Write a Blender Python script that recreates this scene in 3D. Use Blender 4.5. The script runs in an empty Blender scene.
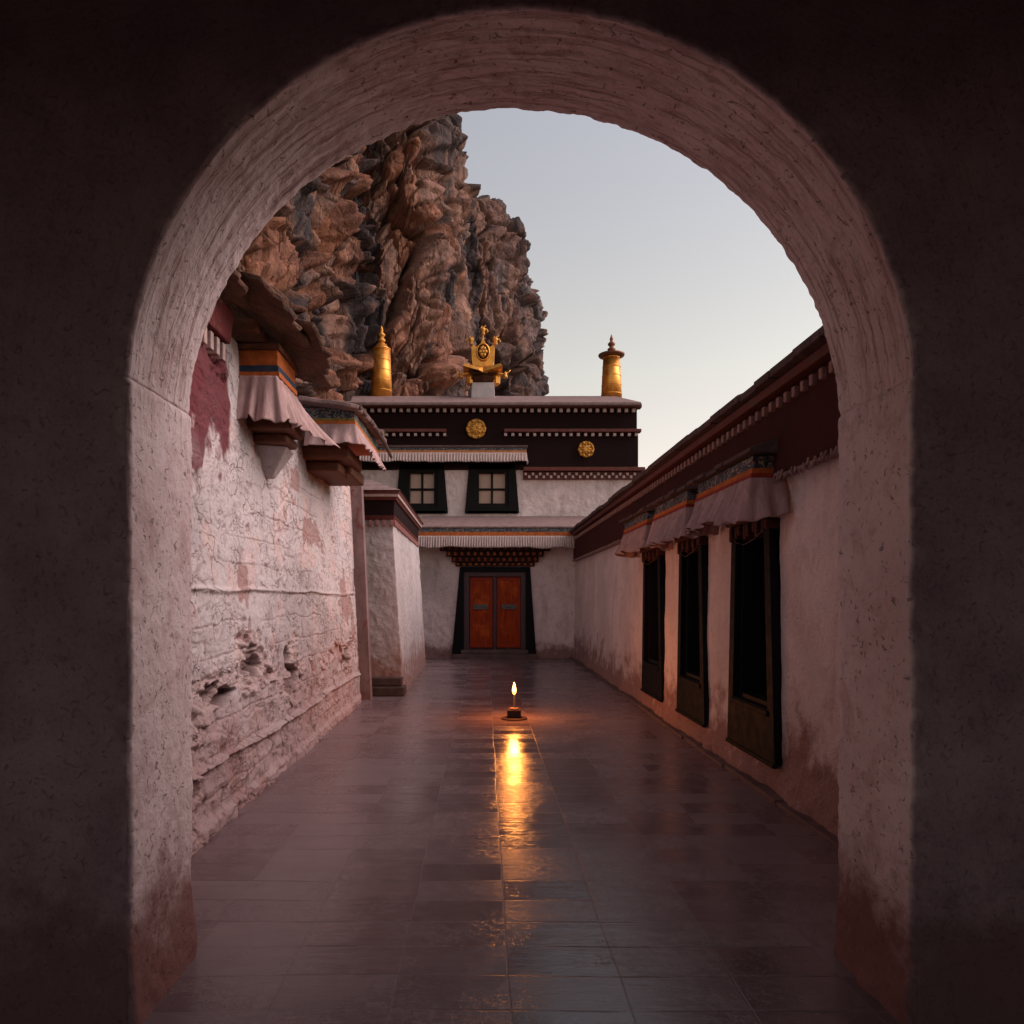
import bpy, math, random
import numpy as np
from mathutils import Vector, Matrix
random.seed(7)
S = bpy.context.scene
COL = S.collection
F = 700.0
def P(px, py, Y):                 # measuring helper: pixel at a real depth -> metres
    return Vector(((px-485)/F*Y, Y, 1.6-(py-598)/F*Y))
def PX(px, Y): return (px-485)/F*Y
def PZ(py, Y): return 1.6-(py-598)/F*Y

# ------------------------------------------------------------------ noise
def _h(i, j, k, s):
    n = (i*73856093) ^ (j*19349663) ^ (k*83492791) ^ (s*2654435)
    n = n & 0xffffffff
    n = ((n ^ (n >> 16))*0x45d9f3b) & 0xffffffff
    n = ((n ^ (n >> 16))*0x45d9f3b) & 0xffffffff
    return ((n ^ (n >> 16)) & 0xffffff)/float(0xffffff)
def vnoise(p, s=0):
    f = np.floor(p); i = f.astype(np.int64); t = p-f; t = t*t*t*(t*(t*6-15)+10)
    r = 0
    for a in (0, 1):
        wa = t[:, 0] if a else 1-t[:, 0]
        for b in (0, 1):
            wb = t[:, 1] if b else 1-t[:, 1]
            for c in (0, 1):
                wc = t[:, 2] if c else 1-t[:, 2]
                r = r+wa*wb*wc*_h(i[:, 0]+a, i[:, 1]+b, i[:, 2]+c, s)
    return r*2-1
def fbm(p, o=4, s=0, g=.5):
    a = 1; r = 0; n = 0
    for k in range(o):
        r = r+a*vnoise(p*(2.03**k)+k*7.7, s+k); n += a; a *= g
    return r/n
def ridged(p, o=4, s=0):
    a = 1; r = 0; n = 0
    for k in range(o):
        r = r+a*(1-np.abs(vnoise(p*(2.1**k)+k*3.3, s+k))*2); n += a; a *= .5
    return r/n
def facet(p, s=0, tilt=1.0):
    """jittered cells: returns tilted plane height, F2-F1, cell random"""
    f = np.floor(p).astype(np.int64)
    N = len(p); d1 = np.full(N, 9.); d2 = np.full(N, 9.); hh = np.zeros(N); cr = np.zeros(N)
    for a in (-1, 0, 1):
        for b in (-1, 0, 1):
            for c in (-1, 0, 1):
                i = f[:, 0]+a; j = f[:, 1]+b; k = f[:, 2]+c
                q = np.stack([i+_h(i, j, k, s), j+_h(i, j, k, s+1), k+_h(i, j, k, s+2)], 1)
                v = p-q; d = np.sqrt((v*v).sum(1))
                g = np.stack([_h(i, j, k, s+3), _h(i, j, k, s+4), _h(i, j, k, s+5)], 1)*2-1
                ht = (v*g).sum(1)*tilt+_h(i, j, k, s+6)*.6
                m = d < d1
                d2 = np.where(m, d1, np.minimum(d2, d))
                hh = np.where(m, ht, hh); cr = np.where(m, _h(i, j, k, s+7), cr)
                d1 = np.where(m, d, d1)
    return hh, d2-d1, cr
def sst(a, b, x):
    t = np.clip((x-a)/(b-a), 0, 1); return t*t*(3-2*t)

# ------------------------------------------------------------------ object helpers
def tag(o, label, cat=None, group=None, kind=None):
    if label: o['label'] = label
    if cat: o['category'] = cat
    if group: o['group'] = group
    if kind: o['kind'] = kind
    return o
def thing(name, label, cat, loc=(0, 0, 0), group=None):
    o = bpy.data.objects.new(name, None); COL.objects.link(o); o.location = loc
    o.empty_display_size = .2
    return tag(o, label, cat, group)
def link(name, verts, faces, mat, parent=None, smooth=False, bevel=0, solid=0, label=None, origin=None):
    me = bpy.data.meshes.new(name)
    off = Vector((0, 0, 0)); q = parent
    while q is not None: off += q.location; q = q.parent
    if origin is not None: org = Vector(origin)
    elif parent is not None: org = off.copy()
    else: org = Vector((0, 0, 0))
    verts = np.asarray(verts, dtype=float).reshape(-1, 3)-np.array(org)
    if isinstance(faces, np.ndarray):
        me.vertices.add(len(verts)); me.vertices.foreach_set('co', verts.ravel())
        me.loops.add(faces.size); me.loops.foreach_set('vertex_index', faces.ravel().astype(np.int32))
        me.polygons.add(len(faces))
        me.polygons.foreach_set('loop_start', np.arange(0, faces.size, 4, dtype=np.int32))
        me.update(calc_edges=True)
    else:
        me.from_pydata([tuple(v) for v in verts], [], faces)
    if smooth: me.polygons.foreach_set('use_smooth', [True]*len(me.polygons))
    me.materials.append(mat); me.update()
    o = bpy.data.objects.new(name, me); COL.objects.link(o)
    o.location = org-off
    if parent is not None: o.parent = parent
    if solid:
        m = o.modifiers.new('s', 'SOLIDIFY'); m.thickness = solid; m.offset = 0
    if bevel:
        m = o.modifiers.new('b', 'BEVEL'); m.width = bevel; m.segments = 2; m.limit_method = 'ANGLE'
        m.angle_limit = math.radians(40)
    if label: o['label'] = label
    return o
def dentils(boxes, mat, parent, bevel=.006, cap=100, name='dentil'):
    """each little beam end a part of its own, the copies sharing one mesh when alike"""
    cache = {}
    boxes = [b for b in boxes]
    for k, b in enumerate(boxes[:cap]):
        x0, x1, y0, y1, z0, z1 = b; key = (round(x1-x0, 3), round(y1-y0, 3), round(z1-z0, 3)); cen = ((x0+x1)/2, (y0+y1)/2, (z0+z1)/2)
        if key in cache:
            o = cache[key].copy(); COL.objects.link(o); o.parent = parent; o.location = Vector(cen)-parent.location
        else:
            o = MB().box(*b).build(name, mat, parent, bevel=bevel, origin=cen); cache[key] = o
    if len(boxes) > cap:
        m = MB()
        for b in boxes[cap:]: m.box(*b)
        m.build('dentil_row', mat, parent, bevel=bevel)['kind'] = 'stuff'
class MB:
    def __init__(s): s.v = []; s.f = []
    def add(s, v, f):
        n = len(s.v); s.v += [tuple(x) for x in v]; s.f += [tuple(i+n for i in q) for q in f]; return s
    def box(s, x0, x1, y0, y1, z0, z1):
        return s.hexa([(x0, y0), (x1, y0), (x1, y1), (x0, y1)], z0, [(x0, y0), (x1, y0), (x1, y1), (x0, y1)], z1)
    def hexa(s, lo, z0, hi, z1):
        v = [(a, b, z0) for a, b in lo]+[(a, b, z1) for a, b in hi]; n = len(lo)
        return s.add(v, [tuple(range(n-1, -1, -1)), tuple(range(n, 2*n))]+[(i, (i+1) % n, n+(i+1) % n, n+i) for i in range(n)])
    def prism(s, poly, axis, a, b):
        """poly in the two other axes, extruded along axis from a to b"""
        def mk(p, t):
            return {'x': (t, p[0], p[1]), 'y': (p[0], t, p[1]), 'z': (p[0], p[1], t)}[axis]
        n = len(poly)
        return s.add([mk(p, a) for p in poly]+[mk(p, b) for p in poly],
                     [tuple(range(n-1, -1, -1)), tuple(range(n, 2*n))]+[(i, (i+1) % n, n+(i+1) % n, n+i) for i in range(n)])
    def ring(s, outer, inner, axis, a, b):
        """frame: outer & inner polygons of equal count"""
        def mk(p, t):
            return {'x': (t, p[0], p[1]), 'y': (p[0], t, p[1])}[axis]
        n = len(outer); v = [mk(p, a) for p in outer]+[mk(p, a) for p in inner]+[mk(p, b) for p in outer]+[mk(p, b) for p in inner]
        f = []
        for i in range(n):
            j = (i+1) % n
            f += [(i, j, n+j, n+i), (2*n+i, 3*n+i, 3*n+j, 2*n+j), (i, 2*n+i, 2*n+j, j), (n+i, n+j, 3*n+j, 3*n+i)]
        return s.add(v, f)
    def lathe(s, prof, c, seg=20, sx=1, sy=1):
        v = []; n = len(prof)
        for r, z in prof:
            for k in range(seg):
                a = 2*math.pi*k/seg; v.append((c[0]+r*math.cos(a)*sx, c[1]+r*math.sin(a)*sy, c[2]+z))
        f = [(i*seg+k, i*seg+(k+1) % seg, (i+1)*seg+(k+1) % seg, (i+1)*seg+k) for i in range(n-1) for k in range(seg)]
        f += [tuple(range(seg-1, -1, -1)), tuple((n-1)*seg+k for k in range(seg))]
        return s.add(v, f)
    def tube(s, pts, r, seg=8):
        pts = [Vector(p) for p in pts]; rs = r if isinstance(r, (list, tuple)) else [r]*len(pts)
        v = []
        for i, p in enumerate(pts):
            d = (pts[min(i+1, len(pts)-1)]-pts[max(i-1, 0)]).normalized()
            u = d.cross(Vector((0, 1, .01))); u = u.normalized() if u.length > .1 else Vector((1, 0, 0)); w = d.cross(u)
            for k in range(seg):
                a = 2*math.pi*k/seg; v.append(p+(u*math.cos(a)+w*math.sin(a))*rs[i])
        f = [(i*seg+k, i*seg+(k+1) % seg, (i+1)*seg+(k+1) % seg, (i+1)*seg+k) for i in range(len(pts)-1) for k in range(seg)]
        f += [tuple(range(seg-1, -1, -1)), tuple((len(pts)-1)*seg+k for k in range(seg))]
        return s.add(v, f)
    def build(s, name, mat, parent=None, **k): return link(name, s.v, s.f, mat, parent, **k)

def quads(nu, nv):
    """faces of an nu x nv vertex grid (index = iu*nv+iv)"""
    a = (np.arange(nu-1)[:, None]*nv+np.arange(nv-1)[None, :]).ravel()
    return np.stack([a, a+nv, a+nv+1, a+1], 1)
def normals(V, nu, nv):
    G = V.reshape(nu, nv, 3); du = np.gradient(G, axis=0); dv = np.gradient(G, axis=1)
    n = np.cross(du, dv); n /= np.linalg.norm(n, axis=2, keepdims=True)+1e-9
    return n.reshape(-1, 3)
def set_attr(o, name, rgb):
    a = o.data.color_attributes.new(name, 'FLOAT_COLOR', 'POINT')
    c = np.ones((len(rgb), 4), dtype=np.float32); c[:, :rgb.shape[1]] = rgb
    a.data.foreach_set('color', c.ravel())
def set_uv(o, uv):
    l = o.data.uv_layers.new(name='UVMap'); idx = np.zeros(len(o.data.loops), dtype=np.int32)
    o.data.loops.foreach_get('vertex_index', idx); l.data.foreach_set('uv', uv[idx].astype(np.float32).ravel())

# ------------------------------------------------------------------ materials
class NT:
    def __init__(s, name):
        s.m = bpy.data.materials.new(name); s.m.use_nodes = True; s.t = s.m.node_tree
        s.b = s.t.nodes['Principled BSDF']; s.pos = None
    def n(s, typ, **k):
        x = s.t.nodes.new(typ)
        for a, b in k.items():
            if a.startswith('i_'):
                s.put(x.inputs[a[2:].replace('_', ' ')], b)
            else: setattr(x, a, b)
        return x
    def put(s, sock, v):
        if isinstance(v, bpy.types.NodeSocket): s.t.links.new(v, sock)
        else:
            if isinstance(v, (tuple, list)) and len(v) == 3 and sock.type == 'RGBA': v = (*v, 1)
            sock.default_value = v
    def P(s):
        if s.pos is None: s.pos = s.n('ShaderNodeNewGeometry').outputs['Position']
        return s.pos
    def scale(s, v, src=None):
        return s.n('ShaderNodeMapping', i_Vector=src or s.P(), i_Scale=v).outputs[0]
    def noise(s, sc, det=5, rough=.6, vec=None, dist=0):
        return s.n('ShaderNodeTexNoise', i_Vector=vec or s.P(), i_Scale=sc, i_Detail=det, i_Roughness=rough, i_Distortion=dist).outputs['Fac']
    def vor(s, sc, feature='F1', vec=None, out='Distance'):
        return s.n('ShaderNodeTexVoronoi', feature=feature, i_Vector=vec or s.P(), i_Scale=sc).outputs[out]
    def mr(s, v, a, b, c=0, d=1):
        x = s.n('ShaderNodeMapRange', interpolation_type='SMOOTHSTEP')
        for i, q in enumerate((v, a, b, c, d)): s.put(x.inputs[i], q)
        return x.outputs[0]
    def math(s, op, a, b=0):
        x = s.n('ShaderNodeMath', operation=op); s.put(x.inputs[0], a); s.put(x.inputs[1], b); return x.outputs[0]
    def mix(s, f, a, b, blend='MIX'):
        x = s.n('ShaderNodeMix', data_type='RGBA', blend_type=blend)
        s.put(x.inputs[0], f); s.put(x.inputs[6], a); s.put(x.inputs[7], b); return x.outputs[2]
    def sep(s, v, k):
        return s.n('ShaderNodeSeparateXYZ', i_Vector=v).outputs[k]
    def attr(s, name): return s.n('ShaderNodeAttribute', attribute_name=name).outputs['Color']
    def bump(s, h, d, st=1, nrm=None):
        x = s.n('ShaderNodeBump', i_Height=h, i_Distance=d, i_Strength=st)
        if nrm: s.put(x.inputs['Normal'], nrm)
        return x.outputs[0]
    def done(s, col, rough=.85, nrm=None, metal=0, spec=.5):
        s.put(s.b.inputs['Base Color'], col); s.put(s.b.inputs['Roughness'], rough)
        s.put(s.b.inputs['Metallic'], metal); s.put(s.b.inputs['Specular IOR Level'], spec)
        if nrm: s.put(s.b.inputs['Normal'], nrm)
        return s.m

def plaster(name, base, patch, stain, zstain=.6, stain_w=.5, bump=.012, patch_amt=.5, speck=.5, grain=38, stain_amt=.9):
    t = NT(name)
    big = t.noise(.9, 4, .6); mid = t.noise(5, 6, .65, dist=.6); fine = t.noise(grain, 5, .65)
    st = t.scale((1, 1, .22)); drip = t.noise(3.5, 5, .6, vec=st)
    c = t.mix(t.mr(big, .35, .68), base, tuple(x*.80 for x in base))
    c = t.mix(t.math('MULTIPLY', t.mr(mid, .5, .68), patch_amt), c, patch)
    c = t.mix(t.math('MULTIPLY', t.mr(drip, .52, .72), .35), c, tuple(x*.6 for x in patch))
    z = t.sep(t.P(), 2)
    zz = t.math('ADD', z, t.math('MULTIPLY', t.math('SUBTRACT', t.noise(3.2, 6, .7), .5), stain_w*3.2))
    sm = t.math('MULTIPLY', t.mr(zz, zstain+stain_w*.5, zstain-stain_w*.5), stain_amt)
    c = t.mix(sm, c, stain)
    sp = t.mr(t.noise(26, 3, .7, dist=1.5), .64, .74)
    c = t.mix(t.math('MULTIPLY', sp, speck), c, (.05, .03, .027))
    c = t.mix(t.mr(fine, .3, .75, 0, .3), c, tuple(x*.55 for x in base))
    h = t.math('ADD', t.math('MULTIPLY', fine, .35), t.math('MULTIPLY', mid, 1.0))
    h = t.math('SUBTRACT', h, t.math('MULTIPLY', sp, .35))
    return t.done(c, .92, t.bump(h, bump, 1), spec=.25)

def simple(name, col, var=.35, sc=8, rough=.75, bump=.003, metal=0, stretch=(1, 1, 1), spec=.2, dirt=None):
    t = NT(name); v = t.scale(stretch); n = t.noise(sc, 6, .65, vec=v); g = t.noise(sc*7, 4, .6, vec=v)
    c = t.mix(t.mr(n, .3, .7), tuple(x*(1-var) for x in col), col)
    c = t.mix(t.mr(g, .45, .8, 0, .45), c, tuple(x*(1-var)*.6 for x in col))
    if dirt: c = t.mix(t.mr(t.noise(sc*.6, 6, .7, dist=1), .5, .68, 0, .8), c, dirt)
    return t.done(c, t.mr(n, .3, .7, rough*.85, min(1, rough*1.1)), t.bump(t.math('ADD', n, t.math('MULTIPLY', g, .4)), bump), metal, spec)

WHITE = (.50, .37, .365); PINK = (.36, .215, .20); REDST = (.17, .07, .06)
M_wall = plaster('lime_plaster_pink', (.84, .67, .65), (.60, .42, .40), (.22, .085, .065), .5, .6, bump=.05, speck=.8)
M_hall = plaster('lime_plaster_rough', (.74, .60, .60), (.42, .29, .28), REDST, .32, .3, bump=.03, speck=.2, grain=22)
M_tower = plaster('lime_plaster_tower', (.49, .435, .44), (.42, .345, .35), (.25, .12, .10), .55, .7, bump=.03, speck=.15, grain=22)
M_room = plaster('dark_plaster', (.25, .185, .18), (.17, .115, .11), (.09, .05, .045), .45, .5, bump=.006, patch_amt=.5, speck=.3)  # plain darker plaster for the inside of the room
M_maroon = simple('bianma_maroon', (.072, .018, .016), .4, 40, .95, .01, spec=.15)
M_dkmaroon = simple('bianma_dark', (.017, .0055, .0065), .4, 40, .95, .01, spec=.15)
M_redwood = simple('painted_maroon_wood', (.14, .035, .028), .4, 10, .6, .003, dirt=(.10, .06, .05))
M_brownwood = simple('brown_timber', (.16, .060, .034), .5, 9, .7, .006, stretch=(1, 3, 3))
M_slate = simple('roof_slate', (.26, .175, .17), .35, 7, .85, .012, dirt=(.14, .09, .08))
M_slateD = simple('roof_slate_dark', (.10, .06, .058), .35, 7, .85, .012, dirt=(.14, .09, .08))
M_slateB = simple('eave_stone', (.19, .10, .07), .6, 4, .9, .06, dirt=(.09, .05, .04))
M_black = simple('black_paint', (.0075, .006, .0075), .3, 10, .7, .003, spec=.12)
M_void = simple('dark_shutter', (.006, .005, .005), .3, 10, .7, .004, stretch=(1, 6, .3))
M_sill = simple('black_sill', (.009, .007, .007), .4, 6, .7, .01, spec=.12)
M_orange = simple('orange_paint', (.55, .14, .03), .45, 14, .8, .006, dirt=(.22, .09, .05))
M_redstrip = simple('red_paint', (.30, .035, .02), .3, 14, .7, .002)
M_blue = simple('blue_paint', (.03, .06, .11), .5, 14, .8, .006, dirt=(.07, .05, .05))
M_dentil = simple('dentil_cream', (.50, .36, .33), .35, 25, .8, .003)
M_cloth = simple('pleated_cloth', (.44, .27, .26), .35, 9, .95, .012, stretch=(1, 1, .22), spec=.1, dirt=(.25, .14, .13))
M_clothL = simple('pale_cloth', (.46, .31, .30), .38, 8, .95, .010, stretch=(1, 1, .25), spec=.1, dirt=(.30, .18, .165))
M_clothH = simple('white_cloth', (.55, .42, .40), .35, 30, .95, .002, stretch=(1, 1, .2), spec=.1)
M_gold = simple('gilded_copper', (.80, .36, .075), .35, 6, .42, .004, metal=.85, dirt=(.45, .20, .05))
M_goldrough = simple('gilded_relief', (.74, .36, .08), .45, 60, .45, .012, metal=.7)
M_step = simple('dark_step_stone', (.085, .055, .05), .4, 8, .8, .012)
M_kerb = simple('kerb_stone', (.16, .10, .095), .45, 5, .75, .01)
M_lampstone = simple('lamp_base_clay', (.05, .022, .016), .3, 30, .8, .004)
M_wax = simple('candle_wax', (.55, .30, .16), .2, 20, .5, .001)

def painted_band():
    t = NT('painted_scroll_band')
    v = t.scale((11, 11, 16)); w = t.noise(1, 3, .7, vec=v, dist=2.2); q = t.noise(1.7, 2, .6, vec=v, dist=1.2)
    c = t.mix(t.mr(w, .50, .56), (.016, .018, .024), (.10, .13, .17))
    c = t.mix(t.mr(q, .58, .63), c, (.34, .25, .18)); c = t.mix(t.mr(w, .62, .66), c, (.30, .07, .03))
    return t.done(c, .7, t.bump(w, .004))
M_band = painted_band()
def carved():
    t = NT('carved_painted_wood')
    v = t.scale((9, 9, 12)); w = t.noise(1, 3, .7, vec=v, dist=2.5); q = t.noise(1.3, 3, .6, vec=v, dist=1.5)
    c = t.mix(t.mr(w, .46, .54), (.02, .015, .012), (.40, .10, .035))
    c = t.mix(t.mr(q, .57, .62), c, (.50, .22, .06)); c = t.mix(t.mr(w, .62, .66), c, (.05, .09, .06))
    return t.done(c, .7, t.bump(w, .02))
M_carved = carved()
def doorwood():
    t = NT('red_lacquered_door')
    v = t.scale((6, 1, .8)); w = t.noise(3, 6, .7, vec=v)
    c = t.mix(t.mr(w, .35, .7), (.19, .018, .003), (.40, .050, .006))
    c = t.mix(t.mr(t.noise(2.5, 3), .5, .7), c, (.47, .085, .009))
    return t.done(c, .5, t.bump(w, .003), spec=.12)
M_door = doorwood()
def blind():
    t = NT('window_blind')
    w = t.noise(8, 3, .6, vec=t.scale((1, 1, 3)))
    t.put(t.b.inputs['Coat Weight'], .3)
    return t.done(t.mix(w, (.30, .16, .115), (.42, .25, .19)), .4)
M_blind = blind()

def floor_mat():
    t = NT('worn_flagstone')
    w = t.n('ShaderNodeMapping', i_Vector=t.P(), i_Location=(.347+.47*20, 20.0, 0)).outputs[0]
    wob = t.n('ShaderNodeTexNoise', i_Vector=t.P(), i_Scale=.8, i_Detail=2).outputs['Color']
    wv = t.n('ShaderNodeVectorMath', operation='MULTIPLY_ADD')
    t.put(wv.inputs[0], wob); t.put(wv.inputs[1], (.05, .07, 0)); t.put(wv.inputs[2], w)
    def brick(width, rowh, off):
        b = t.n('ShaderNodeTexBrick', offset=off, squash=1.0, i_Vector=wv.outputs[0], i_Color1=(0, 0, 0), i_Color2=(1, 1, 1), i_Mortar=(.5, .5, .5),
                i_Scale=1.0, i_Mortar_Size=.004, i_Mortar_Smooth=.5, i_Bias=0.0, i_Brick_Width=width, i_Row_Height=rowh)
        return b
    b1 = brick(.47, .25, 0.0)
    bl = t.n('ShaderNodeSeparateColor', i_Color=b1.outputs['Color']).outputs[0]
    big = t.noise(.5, 4, .6); mid = t.noise(4, 7, .7, dist=.8); fine = t.noise(22, 5, .7); str_ = t.noise(2.4, 6, .7, vec=t.scale((1, 5.5, 1)))
    def joint(k, period, w):
        f = t.math('ABSOLUTE', t.math('SUBTRACT', t.math('FRACT', t.math('DIVIDE', t.sep(wv.outputs[0], k), period)), .5))
        return t.mr(f, .5-w*2.2/period, .5-w*.3/period)
    x = t.sep(t.P(), 0); xx = t.math('ABSOLUTE', t.math('SUBTRACT', x, .42))
    gap = t.mr(t.noise(1.7, 3, .6), .42, .58, .15, 1)
    jx = t.math('MULTIPLY', joint(0, .47, .0028), t.math('MULTIPLY', t.mr(xx, .5, 1.0, .65, .2), t.mr(t.noise(2.3, 3, .6), .35, .6, .4, 1)))
    jy = t.math('MULTIPLY', joint(1, .25, .0038), gap)
    mort = t.math('MAXIMUM', jx, jy)
    c = t.mix(t.mr(bl, 0, 1), (.125, .079, .088), (.178, .120, .130))
    c = t.mix(t.mr(mid, .4, .7, 0, .4), c, (.25, .175, .17))
    c = t.mix(t.mr(str_, .45, .7, 0, .4), c, (.12, .070, .074))
    c = t.mix(t.mr(big, .4, .65, 0, .4), c, (.14, .085, .088))
    c = t.mix(t.math('MULTIPLY', mort, .7), c, (.06, .035, .035))
    pit = t.math('MULTIPLY', t.mr(fine, .48, .60), t.mr(t.noise(1.4, 3, .6), .4, .6))
    r = t.math('ADD', t.mr(bl, 0, 1, .07, .22), t.mr(mid, .35, .7, 0, .09))
    r = t.math('ADD', r, t.math('MULTIPLY', pit, .07))
    r = t.math('ADD', r, t.mr(xx, .35, 1.6, 0, .10))        # the walked line down the middle is polished
    r = t.math('ADD', r, t.math('MULTIPLY', mort, .5))
    h = t.math('ADD', t.math('MULTIPLY', mid, .22), t.math('MULTIPLY', fine, .04))
    h = t.math('ADD', h, t.math('MULTIPLY', str_, .7))
    h = t.math('ADD', h, t.math('MULTIPLY', bl, .10))
    h = t.math('SUBTRACT', h, t.math('MULTIPLY', mort, .22)); h = t.math('SUBTRACT', h, t.math('MULTIPLY', pit, .10))
    return t.done(c, r, t.bump(h, .005), spec=.7)
M_floor = floor_mat()
M_ground = simple('bare_earth', (.16, .11, .09), .4, 1.5, .95, .02)

# ------------------------------------------------------------------ structure : ground and courtyard floor
MB().add([(-400, -300, -.03), (400, -300, -.03), (400, 900, -.03), (-400, 900, -.03)], [(0, 1, 2, 3)]).build('ground', M_ground)['kind'] = 'structure'
MB().add([(-3, -3, 0), (3.2, -3, 0), (3.2, 19.5, 0), (-3, 19.5, 0)], [(0, 1, 2, 3)]).build('courtyard_floor', M_floor)['kind'] = 'structure'

# ------------------------------------------------------------------ gatehouse with round arch
gate = thing('gatehouse', 'dim plastered gatehouse whose round arch opening frames the courtyard', 'gatehouse', (0, 2.6, 0))
CX, CZ, R, Y0, Y1 = .135, 2.33, 1.456, 2.59, 3.14
def arch_wall():
    # outline of opening, left foot -> right foot
    out = []; jam = .012
    for k in range(170): out.append((CX-R+jam, -.02+k/170*(CZ+.08)))
    for k in range(6): out.append((CX-R+jam*(1-k/5), CZ+.07+.004*k))
    a0 = math.asin(.09/R)
    n = 420
    for k in range(n+1):
        a = math.pi-a0-(math.pi-2*a0)*k/n
        out.append((CX+R*math.cos(a), CZ+R*math.sin(a)))
    for k in range(5, -1, -1): out.append((CX+R-jam*(1-k/5), CZ+.07+.004*k))
    for k in range(169, -1, -1): out.append((CX+R-jam, -.02+k/170*(CZ+.08)))
    out = np.array(out); NU = len(out)
    seg = np.r_[0, np.cumsum(np.hypot(*np.diff(out, axis=0).T))]
    # outward direction (into the wall)
    tn = np.gradient(out, axis=0); tn /= np.linalg.norm(tn, axis=1, keepdims=True)
    nrm = np.stack([-tn[:, 1], tn[:, 0]], 1)
    # outer rectangle target
    X0, X1, ZT = -2.75, 2.9, 4.25
    tgt = []
    for (x, z) in out:
        if z <= CZ: tgt.append((X0 if x < CX else X1, z))
        else:
            dx, dz = x-CX, z-CZ; s = 1e9
            if abs(dx) > 1e-6: s = min(s, ((X1-CX)/dx) if dx > 0 else ((X0-CX)/dx))
            if dz > 1e-6: s = min(s, (ZT-CZ)/dz)
            tgt.append((CX+dx*s, CZ+dz*s))
    tgt = np.array(tgt)
    rb = .02; rows = []                       # each row: (outline offset kind)
    fr = [float(x) for x in np.linspace(1, 0, 80)**1.5]
    for f in fr: rows.append(('f', f))
    for k in range(1, 6): rows.append(('c', k/6*math.pi/2))
    nI = 60
    for k in range(nI+1): rows.append(('i', k/nI))
    for k in range(1, 6): rows.append(('d', k/6*math.pi/2))
    for f in fr[::-1]: rows.append(('b', f))
    NV = len(rows); V = np.zeros((NU, NV, 3)); vv = np.zeros(NV)
    na = np.where((out[:, 1] < CZ)[:, None], np.stack([np.sign(out[:, 0]-CX), out[:, 0]*0], 1), (out-np.array([CX, CZ]))/np.linalg.norm(out-np.array([CX, CZ]), axis=1, keepdims=True))
    nrm = na*np.sign((nrm*na).sum(1).mean()); ed = out+nrm*rb
    for j, (kd, q) in enumerate(rows):
        if kd == 'f': p = ed*(1-q)+tgt*q; y = Y0; vv[j] = -q*2
        elif kd == 'c': p = out+nrm*rb*(1-math.sin(q)); y = Y0+rb*(1-math.cos(q)); vv[j] = rb*q
        elif kd == 'i': p = out; y = Y0+rb+(Y1-Y0-2*rb)*q; vv[j] = .03+.5*q
        elif kd == 'd': p = out+nrm*rb*(1-math.cos(q)); y = Y1-rb+rb*math.sin(q); vv[j] = .53+rb*q
        else: p = ed*(1-q)+tgt*q; y = Y1; vv[j] = .6+q*2
        V[:, j, 0] = p[:, 0]; V[:, j, 1] = y; V[:, j, 2] = p[:, 1]
    V = V.reshape(-1, 3); N = normals(V, NU, NV)
    U = np.repeat(seg, NV); W = np.tile(vv, NU)
    kd = np.array([r[0] for r in rows]*NU)
    intr = np.isin(kd, ['c', 'i', 'd'])
    st = np.stack([U*1.6, W*26, U*0], 1)      # streaks following the curve of the arch
    d = (.007*fbm(V*3.1, 5, 3)+.003*fbm(V*11, 3, 9))*np.where(intr, 1, .45)
    arc = sst(CZ-.1, CZ+.1, V[:, 2])
    d += intr*(.0045*fbm(st, 4, 21)*arc+.006*fbm(V*24, 3, 30))
    edge = np.where(np.isin(kd, ['c', 'd']), 1., 0)+np.where(kd == 'f', sst(.10, 0, np.abs(W)), 0)
    d += edge*(.0035*fbm(V*17, 4, 44)+.003*fbm(V*40, 3, 45))
    # worn foot: lump near the floor
    d += intr*.02*sst(.35, 0, V[:, 2])*(1+fbm(V*8, 3, 5))
    V = V-N*0+N*d[:, None]*(-1)
    c = NT('arch_plaster')
    uv = c.n('ShaderNodeUVMap').outputs[0]
    s1 = c.noise(1, 6, .7, vec=c.scale((2.0, 34, 1), uv), dist=.3); s2 = c.noise(1, 5, .7, vec=c.scale((6, 60, 1), uv))
    z = c.sep(c.P(), 2); y = c.sep(c.P(), 1)
    up = c.mr(z, CZ-.25, CZ+.35)
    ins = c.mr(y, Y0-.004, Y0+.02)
    mid = c.noise(5, 6, .7, dist=.6); fine = c.noise(45, 5, .65); big = c.noise(1.2, 4, .6)
    col = c.mix(c.mr(big, .35, .65), (.84, .69, .69), (.74, .58, .585))
    col = c.mix(c.mr(mid, .48, .68, 0, .5), col, (.50, .31, .29))
    stk = c.math('MULTIPLY', c.mr(s1, .49, .66), c.math('MULTIPLY', up, .62))
    col = c.mix(stk, col, (.42, .235, .22))
    col = c.mix(c.math('MULTIPLY', c.mr(s2, .55, .66), c.math('MULTIPLY', up, .42)), col, (.28, .13, .12))
    sp = c.mr(c.noise(34, 3, .7, dist=.8), .60, .67)
    col = c.mix(c.math('MULTIPLY', sp, .6), col, (.06, .03, .03))
    zz = c.math('ADD', z, c.math('MULTIPLY', c.math('SUBTRACT', c.noise(3.2, 6, .7), .5), 1.2))
    col = c.mix(c.mr(zz, .75, .2, 0, .9), col, (.17, .055, .045))
    face = c.mix(c.mr(mid, .3, .8), (.225, .145, .182), (.195, .125, .158))  # room-side face coloured much darker than the inner arch, shade put into the colour
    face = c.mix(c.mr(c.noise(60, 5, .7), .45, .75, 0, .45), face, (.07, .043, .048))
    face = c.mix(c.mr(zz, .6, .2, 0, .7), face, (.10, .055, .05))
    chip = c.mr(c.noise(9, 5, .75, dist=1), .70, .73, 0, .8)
    face = c.mix(chip, face, (.06, .035, .03))
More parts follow.
